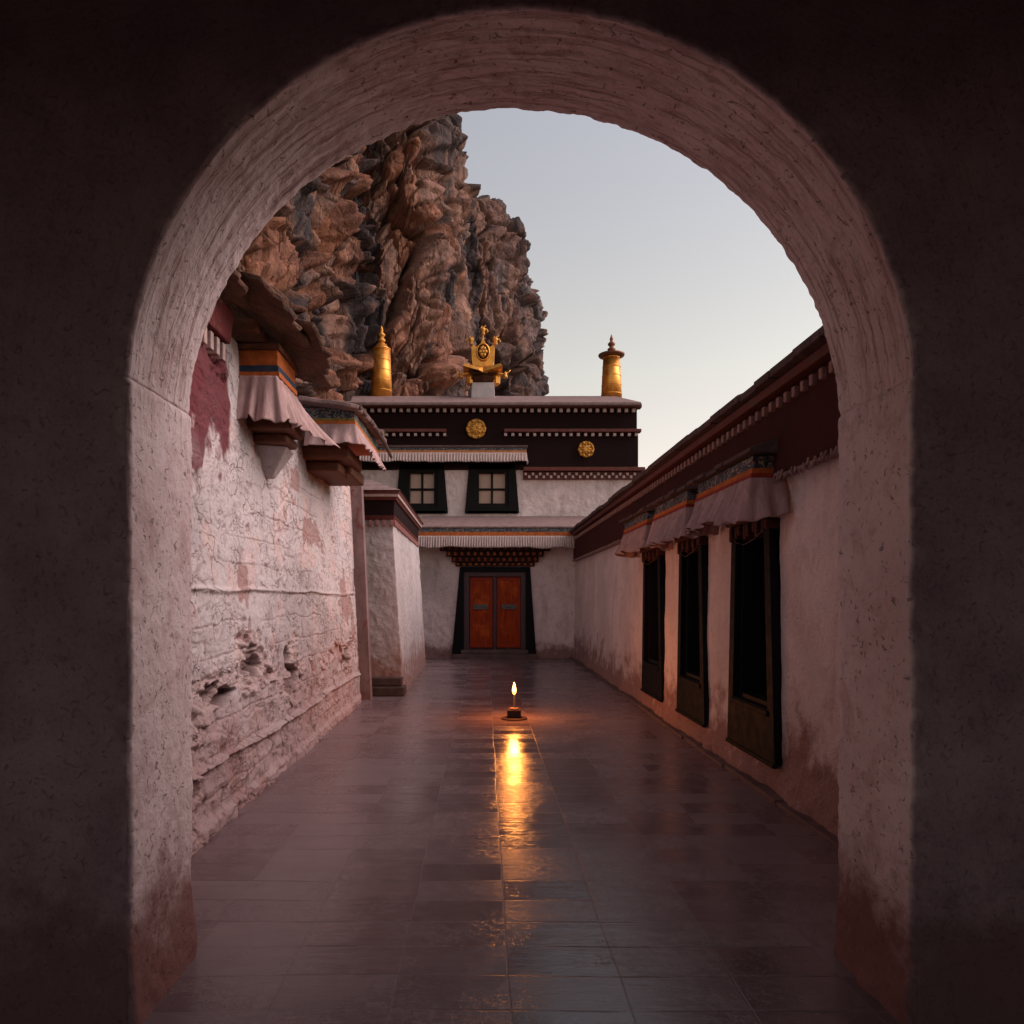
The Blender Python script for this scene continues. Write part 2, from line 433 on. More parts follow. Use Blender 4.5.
    col = c.mix(ins, face, col)
    hh = c.math('ADD', c.math('MULTIPLY', mid, .5), c.math('MULTIPLY', fine, .55))
    hh = c.math('SUBTRACT', hh, c.math('MULTIPLY', c.math('MULTIPLY', stk, ins), .5)); hh = c.math('SUBTRACT', hh, c.math('MULTIPLY', sp, .25))
    m = c.done(col, .92, c.bump(hh, .012), spec=.25)
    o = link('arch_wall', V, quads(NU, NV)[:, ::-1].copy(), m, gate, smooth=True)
    set_uv(o, np.stack([U, W], 1))
arch_wall()
MB().box(-2.95, -2.752, -2.6, 3.14, -.02, 4.4).build('side_wall', M_room, gate)
MB().box(2.902, 3.1, -2.6, 3.14, -.02, 4.4).build('side_wall', M_room, gate)
MB().ring([(-2.95, -.02), (3.1, -.02), (3.1, 4.4), (-2.95, 4.4)], [(-1.9, -.01), (2.0, -.01), (2.0, 3.6), (-1.9, 3.6)], 'y', -2.8, -2.603).build('back_wall', M_room, gate)  # unseen opening behind the camera, added and sized to light the arch face
MB().box(-2.95, 3.1, -2.8, 3.14, 4.403, 4.65).build('roof_slab', M_room, gate)
MB().box(-2.75, 2.9, -2.6, 3.13, 4.2, 4.35).build('ceiling', M_room, gate)

# ------------------------------------------------------------------ left : old rubble wall with canopies
old = thing('old_wall', 'tall peeling whitewashed wall of eroded masonry with maroon patch', 'wall', (-2.0, 7, 0))
LY0, LY1, LZ = 3.16, 11.0, 3.72
def lx(z, y=6.5): return -1.88-.046*z-.012*(y-4.4)
def left_wall():
    nu, nv = 860, 420
    y = np.linspace(LY0, LY1, nu); z = np.linspace(-.02, LZ, nv)
    Yg, Zg = np.meshgrid(y, z, indexing='ij'); Yf = Yg.ravel(); Zf = Zg.ravel()
    p = np.stack([Yf*0, Yf, Zf], 1)
    q = np.stack([Yf*0, Yf, Zf], 1)
    wq = q+.10*np.stack([q[:, 0]*0, fbm(q*2.2, 3, 61), fbm(q*2.2, 3, 71)], 1)
    # rubble courses below skin of plaster
    fh, fe, fc = facet(wq*np.array([1, 2.3, 3.6])+5, 11, .5)
    fh2, fe2, fc2 = facet(wq*np.array([1, 7, 9])+15, 31, .7)
    band = np.exp(-((Zf-.9-.12*vnoise(q*1.3, 4))/.26)**2)
    er = fbm(q*1.7, 5, 81)+band*.75-.42
    mask = sst(0, .10, er)                     # plaster gone
    h = .026*fbm(q*1.1, 3, 2)+.010*fbm(q*5, 4, 6)+.005*fbm(q*16, 3, 16)
    crack = sst(.10, .0, fe)*sst(-.2, .25, fbm(q*1.5, 3, 14))
    h -= .008*crack
    rid = ridged(q*np.array([1, 3.2, 5.5]), 4, 90); h += .012*rid*sst(1.5, .6, Zf)+.008*rid
    skin = fbm(wq*np.array([1, 1.7, 3.6]), 5, 45, .42); sk = skin*6; fr_ = sk-np.floor(sk); h += .011*(np.floor(sk)+sst(.80, 1, fr_))/7*1.6
    ledge = sst(.72, .82, fr_)*sst(1., .9, fr_)*sst(-.2, .2, fbm(q*1.3, 3, 46))
    rough = ridged(wq*np.array([1, 7, 12.]), 5, 190); h += .006*rough*sst(1.7, .9, Zf)
    h -= mask*(.018+.022*(1-fh)*sst(0, .3, er)-.045*fh2-.02*rough)
    cz_ = Zf+.025*vnoise(q*2.2, 31)+.01*vnoise(q*9, 32); cl = np.abs((cz_/.235) % 1-.5); course = sst(.455, .495, cl)*sst(-.15, .25, fbm(q*np.array([1, .9, 3]), 3, 33))
    vj = np.abs(((Yf+.19*(np.floor(cz_/.235+.5) % 2)+.03*vnoise(q*7, 34))/.46) % 1-.5); vjoint = sst(.475, .495, vj)*sst(0, .3, fbm(q*1.6, 3, 35))*sst(1.7, 1.2, Zf)
    h -= .010*np.maximum(course, vjoint)
    hole = np.clip(sst(.36, .46, er)*band+sst(.0, .3, 1-np.hypot((Yf-5.25)/.26, (Zf-.84-.12*vnoise(q*5, 8))/.10))+sst(0, .4, 1-np.hypot((Yf-6.9)/.16, (Zf-1.02)/.12)), 0, 1); h -= .11*hole
    # ledges: string course at ~1.66, offset course at 0.42, foot plinth
    led = lambda z0, w, k: np.exp(-((Zf-z0-.02*vnoise(q*1.5, k))/w)**2)
    h += .025*led(1.66, .018, 3)+.05*led(.44, .02, 7)+.025*sst(.46, .40, Zf)+.035*sst(.12, .07, Zf)
    blocks = (np.abs(((Yf+.1*np.floor(Zf/.2))/.37) % 1-.5) > .47)&(Zf < .42)
    h -= .02*blocks
    h *= sst(11.05, 10.7, Yf)*.85+.15
    red = sst(-.07, .13, .5*fbm(q*np.array([1, 9., 6.]), 4, 210)*.5+.75*fbm(wq*np.array([1, 2.6, 1.6]), 5, 200)+1.0*sst(6.1, 4.9, Yf)*sst(2.3, 3.15, Zf)-.36)
    red_ = sst(0, .06, fbm(q*np.array([1, 2.6, 1.6]), 5, 200)+1.3*sst(5.35, 4.3, Yf)*sst(2.3, 3.1, Zf)-.38)
    red *= sst(5.55, 5.47, Yf+.03*vnoise(q*6, 5))*sst(2.0, 2.7, Zf+.3*vnoise(q*3, 6))
    col = np.array([.51, .46, .47])[None]*(1-.25*sst(-.2, .4, fbm(q*.9, 4, 120)))[:, None]
    def blend(c, m, k): return c*(1-m[:, None])+np.array(k)[None]*m[:, None]
    col = blend(col, .55*sst(.15, .35, fbm(q*3.4, 5, 130)), (.56, .40, .38))
    col = blend(col, .45*sst(2.2, 3.6, Zf+.8*fbm(q*2, 3, 9))*sst(-.1, .3, fbm(q*1.2, 3, 77)), (.76, .56, .52))
    col = blend(col, .4*crack*sst(-.3, .3, fbm(q*6, 2, 140)), (.16, .09, .085))
    col = blend(col, .25*ledge, (.17, .10, .09)); col = blend(col, .55*np.maximum(course, vjoint), (.22, .13, .12))
    col = blend(col, .6*mask, (.50, .36, .34)); col = blend(col, .9*hole, (.05, .025, .02))  # holes coloured near-black, painting in the shade inside them
    pat = sst(.02, .06, fbm(q*2.1, 4, 300)-.33-np.hypot((Yf-4.95), (Zf-1.95)*.7)*.0+.45*np.exp(-(((Yf-5.05)/.16)**2+((Zf-2.0)/.26)**2)))
    col = blend(col, .75*pat, (.30, .17, .155)); h -= .01*pat
    lowtone = sst(1.5, .1, Zf+.45*fbm(q*1.8, 4, 150)); col = blend(col, .72*lowtone, (.30, .185, .18))  # darker mauve-brown tone towards the foot of the wall
    col = blend(col, .96*red, (.125, .022, .030)); h += .004*red
    fl = sst(.35, .55, fbm(q*14, 3, 160)); col = blend(col, .6*fl*(.4+.6*sst(1.8, .8, Zf)), (.12, .065, .06)); h -= .008*fl
    V = np.stack([lx(Zf, Yf)+h, Yf, Zf], 1)
    t = NT('peeling_limewash')
    a = t.attr('wallcol'); fine = t.noise(40, 6, .7); mid = t.noise(13, 6, .7, dist=1)
    ln = t.vor(3.2, 'DISTANCE_TO_EDGE', vec=t.n('ShaderNodeVectorMath', operation='ADD', i_Vector=t.scale((1, 1, 1.5))).outputs[0])
    c = t.mix(t.mr(fine, .4, .8, 0, .5), a, t.mix(1, a, (.6, .52, .5), 'MULTIPLY'))
    c = t.mix(t.mr(t.noise(20, 4, .75, dist=2.5), .60, .68, 0, .6), c, (.11, .06, .055))
    wn = t.n('ShaderNodeTexNoise', i_Vector=t.P(), i_Scale=3.5, i_Detail=4).outputs['Color']
    wv = t.n('ShaderNodeVectorMath', operation='MULTIPLY_ADD'); t.put(wv.inputs[0], wn); t.put(wv.inputs[1], (.45, .45, .45)); t.put(wv.inputs[2], t.scale((1, 1, 1.5)))
    cr = t.mr(t.vor(3.6, 'DISTANCE_TO_EDGE', vec=wv.outputs[0]), .030, .006)
    cr2 = t.mr(t.vor(9, 'DISTANCE_TO_EDGE', vec=wv.outputs[0]), .05, .01)
    cr = t.math('MAXIMUM', t.math('MULTIPLY', cr, t.mr(t.noise(2.2, 3, .6), .45, .6)), t.math('MULTIPLY', cr2, t.mr(t.noise(3.1, 4, .7), .5, .62, 0, .8)))
    c = t.mix(t.math('MULTIPLY', cr, .7), c, (.16, .09, .085))
    hb = t.math('ADD', t.math('MULTIPLY', mid, .8), t.math('MULTIPLY', fine, .35)); hb = t.math('SUBTRACT', hb, t.math('MULTIPLY', cr, .6))
    m = t.done(c, .92, t.bump(hb, .014), spec=.2)
    o = link('plaster_face', V, quads(nu, nv), m, old, smooth=True); set_attr(o, 'wallcol', col)
left_wall()
MB().box(-2.85, -2.16, LY0, LY1, -.02, LZ).build('masonry_core', M_hall, old)
# maroon coping with pale beam ends, nearest stretch of the wall
MB().hexa([(-2.4, 3.2), (-1.965, 3.2), (-1.965, 5.42), (-2.4, 5.42)], 3.56, [(-2.4, 3.2), (-1.93, 3.2), (-1.93, 5.40), (-2.4, 5.40)], 3.80).build('coping', simple('coping_red', (.17, .035, .038), .35, 9, .8, .006, dirt=(.2, .12, .11)), old, bevel=.015)
dl = []
for k in range(17):
    y = 3.42+k*.118; dl.append((-2.15, -1.985, y, y+.055, 3.41, 3.54))
dentils(dl[::-1], M_dentil, old)
# pilaster at far end
MB().hexa([(-2.25, 10.98), (-1.785, 10.98), (-1.785, 11.14), (-2.25, 11.14)], -.02, [(-2.4, 10.98), (-1.945, 10.98), (-1.945, 11.14), (-2.4, 11.14)], 3.55).build('pilaster', simple('pilaster_limewash', (.26, .175, .17), .4, 6, .85, .01, stretch=(1, 1, .3), dirt=(.16, .05, .045)), old, bevel=.01)

def slab(mb, cx, cy, z, sx, sy, th, rz=0, tx=0, ty=0, jag=.12, n=22):
    """broken flat stone slab"""
    lo, hi = [], []
    R3 = Matrix.Rotation(rz, 3, 'Z') @ Matrix.Rotation(ty, 3, 'Y') @ Matrix.Rotation(tx, 3, 'X')
    for k in range(n):
        a = 2*math.pi*k/n; ca, sa = math.cos(a), math.sin(a); m = max(abs(ca), abs(sa))**.8
        r = (1+random.uniform(-jag, jag))/m; x = sx*ca*r; y = sy*sa*r
        zz = random.uniform(-.2, .2)*th
        lo.append(R3 @ Vector((x*.97, y*.97, zz-th/2))+Vector((cx, cy, z)))
        hi.append(R3 @ Vector((x, y, zz+th/2))+Vector((cx, cy, z)))
    mb.add(lo+hi, [tuple(range(n-1, -1, -1)), tuple(range(n, 2*n))]+[(i, (i+1) % n, n+(i+1) % n, n+i) for i in range(n)])

def canopy_L(y0, y1, xo, zt, h, label, bands, roofmat):
    """box canopy jutting from the left wall; near face at y0"""
    xw = lx(zt)-.10
    c = thing('window_canopy', None, None, (xw, (y0+y1)/2, zt-h)); del_keys(c); c.parent = old; c.location = Vector((xw, (y0+y1)/2, zt-h))-old.location
    c['label'] = label
    z = zt
    for (mat, th, out) in bands:
        MB().hexa([(xw, y0-out), (xo+out, y0-out), (xo+out, y1), (xw, y1)], z-th, [(xw, y0-out), (xo+out, y0-out), (xo+out, y1), (xw, y1)], z-.002).build('painted_band', mat, c, bevel=.004)
        z -= th
    return c
def del_keys(o):
    for k in list(o.keys()):
        if k in ('label', 'category', 'group'): del o[k]

def cloth(name, path, zt, zb, flare, pleats, amp, mat, label, cat='valance', group=None, seed=0, sag=None, parent=None, tail=0, nv=26, thick=.006):
    """pleated hanging cloth following an open plan path (outward = right of the path direction)"""
    rnd = random.Random(seed)
    pts = [Vector((a, b, 0)) for a, b in path]
    L = [0]
    for i in range(1, len(pts)): L.append(L[-1]+(pts[i]-pts[i-1]).length)
    T = L[-1]; nu = max(60, int(pleats*10))
    nrmv = []
    for i in range(len(pts)-1):
        dd = (pts[i+1]-pts[i]).normalized(); nrmv.append(Vector((dd.y, -dd.x, 0)))
    ph = rnd.uniform(0, 6); V = []; js = [rnd.uniform(-1, 1) for _ in range(400)]
    def wob(s, f):
        i = s*f; k = int(i) % 398; t = i-int(i); t = t*t*(3-2*t); return js[k]*(1-t)+js[k+1]*t
    for iu in range(nu+1):
        s = T*iu/nu
        k = 0
        while k < len(L)-2 and s > L[k+1]: k += 1
        t = (s-L[k])/(L[k+1]-L[k]); p = pts[k].lerp(pts[k+1], t); n = nrmv[k].copy()
        # blend normals round the corners
        rr = min(.16, T*.12)
        if k < len(nrmv)-1 and L[k+1]-s < rr: n = n.lerp(nrmv[k+1], .5*(1-(L[k+1]-s)/rr))
        if k > 0 and s-L[k] < rr: n = n.lerp(nrmv[k-1], .5*(1-(s-L[k])/rr))
        u = s/T; w1 = wob(u*40+1, 1.0); 
        pha = u*pleats*2*math.pi+ph+1.1*wob(u*17+3, 1.0)
        for iv in range(nv+1):
            v = iv/nv
            pl = math.sin(pha+1.1*v*wob(u*9, 1)); pl = math.copysign(abs(pl)**.7, pl)
            o = flare*(v**1.15)+amp*(.12+.88*v)*(pl*.8+.45*w1*v)+.006
            zbb = zb+(.075*wob(u*9+5, 1.)+.03*wob(u*31+9, 1.)+.02*pl)*(zt-zb)*1.3+(sag(u) if sag else 0)
            q = p+n*o
            if tail and u > .6: q = q+Vector((tail*.6, tail, -.1*tail))*(((u-.6)/.4)**1.5)*v**1.4
            V.append((q.x, q.y, zt+(zbb-zt)*v))
    return finish_cloth(name, V, nu+1, nv+1, mat, label, cat, group, parent, thick)
def finish_cloth(name, V, nu, nv, mat, label, cat, group, parent, thick):
    V = np.array(V); org = V.mean(0); org[2] = V[:, 2].max()
    o = link(name, V, quads(nu, nv), mat, parent, smooth=True, solid=thick, origin=org)
    if parent is None: tag(o, label, cat, group)
    return o

# first canopy (near) : orange / blue / orange bands, long blown cloth
B1 = [(M_brownwood, .05, .02), (M_orange, .13, .0), (M_blue, .055, .01), (M_orange, .045, .02)]
c1 = canopy_L(5.84, 6.38, -1.73, 3.72, .4, 'near canopy box with broad orange and blue painted bands', B1, None)
cloth('hanging_valance', [(-2.04, 5.80), (-1.73, 5.80), (-1.73, 6.40)], 3.44, 3.06, .10, 8, .030, M_clothL, 'long pale cloth under the orange and blue box, its tail blown sideways', 'valance', 'cloths hanging from window canopies', 3, tail=.34)
t = MB(); t.box(-2.15, -1.66, 5.98, 6.45, 3.05, 3.18).box(-2.15, -1.74, 6.15, 6.5, 2.97, 3.047)
t.build('corbel', M_brownwood, c1, bevel=.02)
# wedge of plaster and timber below
MB().add([(-2.12, 6.2, 2.967), (-1.78, 6.3, 2.967), (-1.80, 6.62, 2.967), (-2.12, 6.62, 2.967), (-2.08, 6.45, 2.72), (-1.97, 6.5, 2.72), (-1.98, 6.6, 2.72), (-2.08, 6.6, 2.72)],
         [(0, 1, 2, 3), (7, 6, 5, 4), (0, 4, 5, 1), (1, 5, 6, 2), (2, 6, 7, 3), (3, 7, 4, 0)]).build('wedge', M_tower, c1, bevel=.015)
# second canopy
B2 = [(M_band, .11, .03), (simple('yellow_blue_stripe', (.30, .22, .06), .6, 20, .7, .002), .03, .035), (M_orange, .05, .045)]
c2 = canopy_L(7.85, 9.5, -1.49, 3.72, .4, 'far canopy box with dark patterned band and thin orange band', B2, None)
cloth('hanging_valance', [(-2.0, 7.81), (-1.45, 7.81), (-1.45, 9.45)], 3.54, 3.30, .10, 12, .022, M_clothL, 'gathered pale cloth hanging under the far canopy on the peeling wall, beside the small tower', 'valance', 'cloths hanging from window canopies', 5)
t = MB(); t.box(-2.15, -1.56, 7.98, 8.9, 3.20, 3.34).box(-2.15, -1.62, 8.5, 9.4, 3.10, 3.25).box(-2.15, -1.70, 8.15, 8.7, 3.08, 3.197)
t.build('corbel', M_brownwood, c2, bevel=.025)
rs = MB()
for k in range(7):
    slab(rs, -1.72+random.uniform(-.03, .03), 7.85+k*.3, 3.75+.012*k, .36, .22, .045, random.uniform(-.1, .1), 0, .16, .1)
rs.build('canopy_roof', M_slate, c2, bevel=.01)
rs = MB(); rs.tube([(-1.40, 7.72, 3.72), (-1.38, 8.6, 3.73), (-1.36, 9.4, 3.70), (-1.33, 9.95, 3.6)], [.03, .035, .03, .02]); rs.build('eave_roll', M_slateD, c2)
# heavy broken stone eave above the near canopy
e = MB()
random.seed(21)
for (cy, cx, z, sx, sy, th, rz, tx, ty) in [(4.75, -1.93, 3.90, .36, .62, .05, .10, -.05, .30), (5.55, -1.84, 3.92, .46, .66, .055, -.06, -.10, .34), (6.25, -1.76, 3.86, .52, .60, .05, .12, -.16, .40),
        (5.05, -1.98, 4.00, .36, .60, .06, -.10, -.04, .26), (5.95, -1.92, 4.01, .44, .66, .06, .05, -.10, .30), (6.75, -1.86, 3.88, .46, .50, .05, -.1, -.10, .34), (4.2, -2.0, 3.95, .34, .5, .06, 0, 0, .25)]:
    slab(e, cx-.05, cy, z+.01, sx*.84, sy*.9, th*.8, rz, tx, ty*.9, .13, 46)
e.build('stone_eave', M_slateB, old, bevel=.012)
e = MB()
for k in range(5):
    y = 5.55+k*.26; e.box(-2.3, -1.80+random.uniform(-.05, .03)+.01*k, y, y+.12, 3.73, 3.82)
e.build('eave_timber', M_brownwood, old, bevel=.012)

# ------------------------------------------------------------------ right : side building
side = thing('side_building', 'long low building with maroon frieze and three tapered black windows', 'building', (2.4, 10, 0))
WIN = [(5.62, 6.72), (7.42, 8.50), (9.22, 10.40)]
RX = 2.37
def right_wall():
    nu, nv = 620, 130
    y = np.linspace(3.16, 18.75, nu); z = np.linspace(-.02, 2.75, nv)
    Yg, Zg = np.meshgrid(y, z, indexing='ij'); Yf = Yg.ravel(); Zf = Zg.ravel(); q = np.stack([Yf*0, Yf, Zf], 1)
    h = .035*fbm(q*.9, 3, 2)+.010*fbm(q*5, 4, 6)+.05*sst(.35, 0, Zf)*(1+.8*fbm(q*6, 4, 66))
    h += .012*sst(.25, .5, fbm(q*3, 4, 8))*sst(1.0, .2, Zf)
    V = np.stack([RX-h+.012*Zf, Yf, Zf], 1); Fq = quads(nu, nv)
    cy = Yf[Fq].mean(1); cz = Zf[Fq].mean(1); keep = np.ones(len(Fq), bool)
    for a, b in WIN:
        keep &= ~((cy > a+.06)&(cy < b-.06)&(cz > .32)&(cz < 2.25))
    link('plaster_wall', V, Fq[keep][:, ::-1].copy(), M_wall, side, smooth=True)
right_wall()
MB().box(2.80, 6.5, 3.16, 18.74, -.02, 3.2).build('building_core', M_wall, side)
MB().hexa([(2.29, 3.16), (2.9, 3.16), (2.9, 18.2), (2.29, 18.2)], 2.57, [(2.31, 3.16), (2.9, 3.16), (2.9, 18.2), (2.31, 18.2)], 3.19).build('frieze', M_maroon, side, bevel=.01)
# ragged fringe of twigs and plaster under the frieze
fm = MB(); rr = random.Random(4)
for k in range(420):
    y = 3.2+k*.0355; l = rr.uniform(.02, .06)*(1.3 if y < 5.6 else .8); x = 2.29+rr.uniform(-.03, .03)
    fm.tube([(x, y, 2.58), (x-.02, y+rr.uniform(-.04, .04), 2.58-l)], [.012, .006], 4)
fm.box(2.30, 2.36, 3.2, 18.2, 2.545, 2.60)
fm.build('frieze_fringe', simple('fringe_twig', (.36, .22, .20), .6, 20, .9, .004), side)
dentils([(2.27, 2.33, 4.3+k*.14, 4.35+k*.14, 3.085, 3.16) for k in range(99)], simple('dentil_dusky', (.34, .18, .155), .3, 25, .8, .003), side)
MB().hexa([(2.235, 3.16), (2.95, 3.16), (2.95, 18.35), (2.235, 18.35)], 3.20, [(2.215, 3.16), (2.95, 3.16), (2.95, 18.35), (2.215, 18.35)], 3.26).build('cornice', M_redwood, side, bevel=.008)
r = MB(); rr = random.Random(9)
yy = 3.16
while yy < 18.4:
    w = rr.uniform(.25, .5); x0 = 2.15+rr.uniform(-.02, .02); dz = rr.uniform(-.006, .006)
    r.prism([(x0, 3.265+dz), (6.6, 3.265), (6.6, 3.75), (x0+.5, 3.52), (x0, 3.325+dz)], 'y', yy, yy+w-.006); yy += w
r.build('roof', M_slateD, side, bevel=.008)
# kerb stones at the foot
k_ = MB(); yy = 3.2; rr = random.Random(2)
while yy < 18.5:
    w = rr.uniform(.35, .7); k_.box(2.24+rr.uniform(-.012, .012), 2.36, yy, yy+w-.012, -.01, .035+rr.uniform(-.006, .006)); yy += w
k_.build('kerb', M_kerb, side, bevel=.01)

M_headD = simple('dim_painted_head', (.10, .03, .022), .6, 12, .8, .01)
def right_window(i, a, b):
    nm = ['nearest black tapered window of the side building', 'middle black tapered window of the side building', 'farthest black tapered window of the side building'][i]
    mid = (a+b)/2; hw = (b-a)/2
    w = bpy.data.objects.new('window', None); COL.objects.link(w); w.parent = side; w.location = Vector((RX, mid, .25))-side.location; w['label'] = nm
    zt, zb = 2.32, .25; o = [(mid-hw, zb), (mid+hw, zb), (mid+hw-.12, zt), (mid-hw+.12, zt)]
    inn = [(mid-hw+.15, .68), (mid+hw-.15, .68), (mid+hw-.23, 2.2), (mid-hw+.23, 2.2)]
    MB().ring(o, inn, 'x', RX-.045, RX+.10).build('frame', M_black, w, bevel=.008)
    MB().ring([(p[0], p[1]) for p in inn], [(mid-hw+.19, .72), (mid+hw-.19, .72), (mid+hw-.27, 2.16), (mid-hw+.27, 2.16)], 'x', RX+.02, RX+.42).build('reveal', M_void, w)
    s = MB()
    n = 6; y0, y1 = mid-hw+.15, mid+hw-.15
    for k in range(n): s.box(RX+.30, RX+.33, y0+(y1-y0)*k/n+.004, y0+(y1-y0)*(k+1)/n-.004, .6, 2.25)
    s.box(RX+.34, RX+.36, y0, y1, .6, 2.25)
    s.build('shutter', M_void, w)
    MB().box(RX-.065, RX+.12, mid-hw+.12, mid+hw-.12, .625, .672).build('sill', M_sill, w, bevel=.01)
    s = MB(); s.box(RX-.062, RX-.02, mid-hw-.004, mid+hw+.004, .225, .262); s.build('bottom_rail', M_sill, w, bevel=.01)
    # carved head under the cloth
    s = MB(); rr = random.Random(i)
    for k in range(9):
        y = mid-hw+.14+(2*hw-.28)*k/8; s.box(RX-.07+.015*(k % 2), RX+.05, y-.04, y+.03, 2.17-.025*(k % 3), 2.26)
    s.box(RX-.10, RX+.05, mid-hw+.1, mid+hw-.1, 2.262, 2.34)
    s.build('carved_head', M_headD, w, bevel=.015)
    s = MB(); s.tube([(RX-.06, mid-hw+.2, 2.16), (RX-.08, mid-hw+.35, 2.10), (RX-.09, mid, 2.07), (RX-.08, mid+hw-.35, 2.10), (RX-.06, mid+hw-.2, 2.15)], .004, 6)
    s.build('hanging_cord', M_kerb, w)
for i, (a, b) in enumerate(WIN): right_window(i, a, b)
for i, (a, b) in enumerate(WIN):
    y0, y1 = a-.05, b+.28; xo = 2.13
    lab = ['canopy over the nearest window', 'canopy over the middle window', 'canopy over the farthest window'][i]
    c = bpy.data.objects.new('window_canopy', None); COL.objects.link(c); c.parent = side; c.location = Vector((RX, (y0+y1)/2, 2.5))-side.location; c['label'] = lab
    def band(z0, z1, o, mat, nm='painted_band'):
        MB().box(xo-o, 2.42, y0-o, y1+o, z0, z1).build(nm, mat, c, bevel=.004)
    band(2.635, 2.735, 0, M_band); band(2.59, 2.633, .012, M_orange); band(2.55, 2.588, .022, M_redstrip)
    r = MB(); rr = random.Random(i+5); yy = y0-.09
    while yy < y1+.08:
        w = rr.uniform(.2, .34); w = min(w, y1+.1-yy); x0 = xo-.07+rr.uniform(-.02, .02); dz = rr.uniform(-.008, .008)
        r.prism([(x0, 2.742+dz), (2.30, 2.742), (2.30, 2.86), (x0, 2.775+dz)], 'y', yy, yy+w-.004); yy += w
    r.build('canopy_roof', M_slateD, c, bevel=.006)
    cloth('hanging_valance', [(2.36, y1+.03), (xo-.03, y1+.03), (xo-.03, y0-.03), (2.36, y0-.03)][::-1] if False else [(2.38, y1+.02), (xo-.025, y1+.02), (xo-.025, y0-.025), (2.38, y0-.025)], 2.552, 2.235, .10,
          [15, 14, 14][i], .044, M_cloth,
          ['dusky pink pleated cloth over the nearest tapered window, largest of the three on the right',
           'dusky pink pleated cloth over the middle tapered window on the right',
           'dusky pink pleated cloth over the farthest tapered window on the right, smallest in view'][i], 'valance', 'cloths hanging from window canopies', 30+i)

# ------------------------------------------------------------------ small corner tower on the left
tw = thing('corner_tower', 'small battered white tower with maroon cornice beside the peeling wall', 'tower', (-1.9, 14, 0))
def tower_wall():
    nz = 110
    corners0 = [(-2.30, 16.7), (-2.30, 11.55), (-1.36, 11.55), (-1.44, 16.7)]
    ny = 150; nx = 50
    # one sheet round three visible sides, then the back
    top = 2.93
    def loop(z):
        b = .068*z
        return [(-2.5, 16.9), (-2.5, 11.55+b*.6), (-1.345-b, 11.55+b*.6), (-1.43-b*.9, 16.9)]
    U = []
    for k in range(nx*1): U.append((1, k/nx))
    for k in range(ny+1): U.append((2, k/ny))
    V = []
    for s, t in U:
        for j in range(nz):
            z = -.02+top*j/(nz-1); L = loop(z); a = L[s]; b2 = L[s+1]
            V.append((a[0]+(b2[0]-a[0])*t, a[1]+(b2[1]-a[1])*t, z))
    V = np.array(V); N = normals(V, len(U), nz)
    V += N*(.014*fbm(V*4, 4, 3)+.012*fbm(V*14, 3, 8))[:, None]
    link('plaster_wall', V, quads(len(U), nz), M_tower, tw, smooth=True)
    MB().hexa([(-2.5, 11.75), (-1.5, 11.75), (-1.55, 16.85), (-2.5, 16.85)], 0, [(-2.5, 11.8), (-1.66, 11.8), (-1.7, 16.85), (-2.5, 16.85)], 2.9).build('masonry_core', M_tower, tw)
tower_wall()
def tier(name, mat, z0, z1, o0, o1, bev=.006):
    # o = outward offset from the wall top edge
    def lp(o): return [(-2.5, 16.6+o), (-2.5, 11.66-o), (-1.545+o, 11.66-o), (-1.62+o, 16.6+o)]
    MB().hexa(lp(o0), z0, lp(o1), z1).build(name, mat, tw, bevel=bev)
tier('lower_cornice', M_redwood, 2.90, 2.97, .02, .05)
dl = []
for k in range(34):
    y = 11.62+k*.148; x = -1.545+.045-(y-11.66)*.0152; dl.append((x-.06, x+.012, y, y+.06, 2.80, 2.895))
for k in range(7):
    x = -2.28+k*.115; dl.append((x, x+.05, 11.60, 11.66, 2.80, 2.895))
dentils(dl, simple('dentil_tower', (.30, .14, .13), .3, 25, .8, .003), tw)
tier('frieze', M_dkmaroon, 2.973, 3.22, .03, .045)
tier('upper_cornice', M_redwood, 3.223, 3.27, .07, .09)
tier('eave_board', M_dentil, 3.273, 3.32, .11, .12)
tier('eave_cap', M_redwood, 3.323, 3.37, .13, .135)
MB().hexa([(-2.5, 16.9), (-2.5, 11.48), (-1.38, 11.48), (-1.46, 16.9)], 3.373, [(-2.5, 16.2), (-2.5, 12.0), (-1.95, 12.0), (-1.95, 16.2)], 3.62).build('roof', M_slate, tw, bevel=.02)
d = MB()
for (z0, z1, x0, x1, y0) in ((0, .155, -1.93, -1.31, 11.36), (.16, .30, -1.90, -1.36, 11.42)): d.box(x0, x1, y0, 11.7, z0, z1)
d.build('plinth_stone', M_step, tw, bevel=.02)

# ------------------------------------------------------------------ main hall
hall = thing('main_hall', 'two-storey monastery hall with dark frieze, gold emblems and red double door', 'temple', (.6, 19, 0))
FY = 18.6; UY = 20.4
def facade(name, x0a, x1a, x0b, x1b, z0, z1, y, mat, nx, nz, holes=(), seed=0, lean=0.0):
    X, Z = np.meshgrid(np.linspace(0, 1, nx), np.linspace(z0, z1, nz), indexing='ij'); X = X.ravel(); Z = Z.ravel(); t = (Z-z0)/(z1-z0)
    xa = x0a+(x0b-x0a)*t; xb = x1a+(x1b-x1a)*t; x = xa+(xb-xa)*X
    q = np.stack([x, x*0+y, Z], 1); h = .02*fbm(q*1.3, 3, seed)+.02*fbm(q*6, 4, seed+5)
    V = np.stack([x, y-h+lean*t, Z], 1); Fq = quads(nx, nz); cx = x[Fq].mean(1); cz = Z[Fq].mean(1); keep = np.ones(len(Fq), bool)
    for a, b, c_, d_ in holes: keep &= ~((cx > a)&(cx < b)&(cz > c_)&(cz < d_))
    link(name, V, Fq[keep], mat, hall, smooth=True)
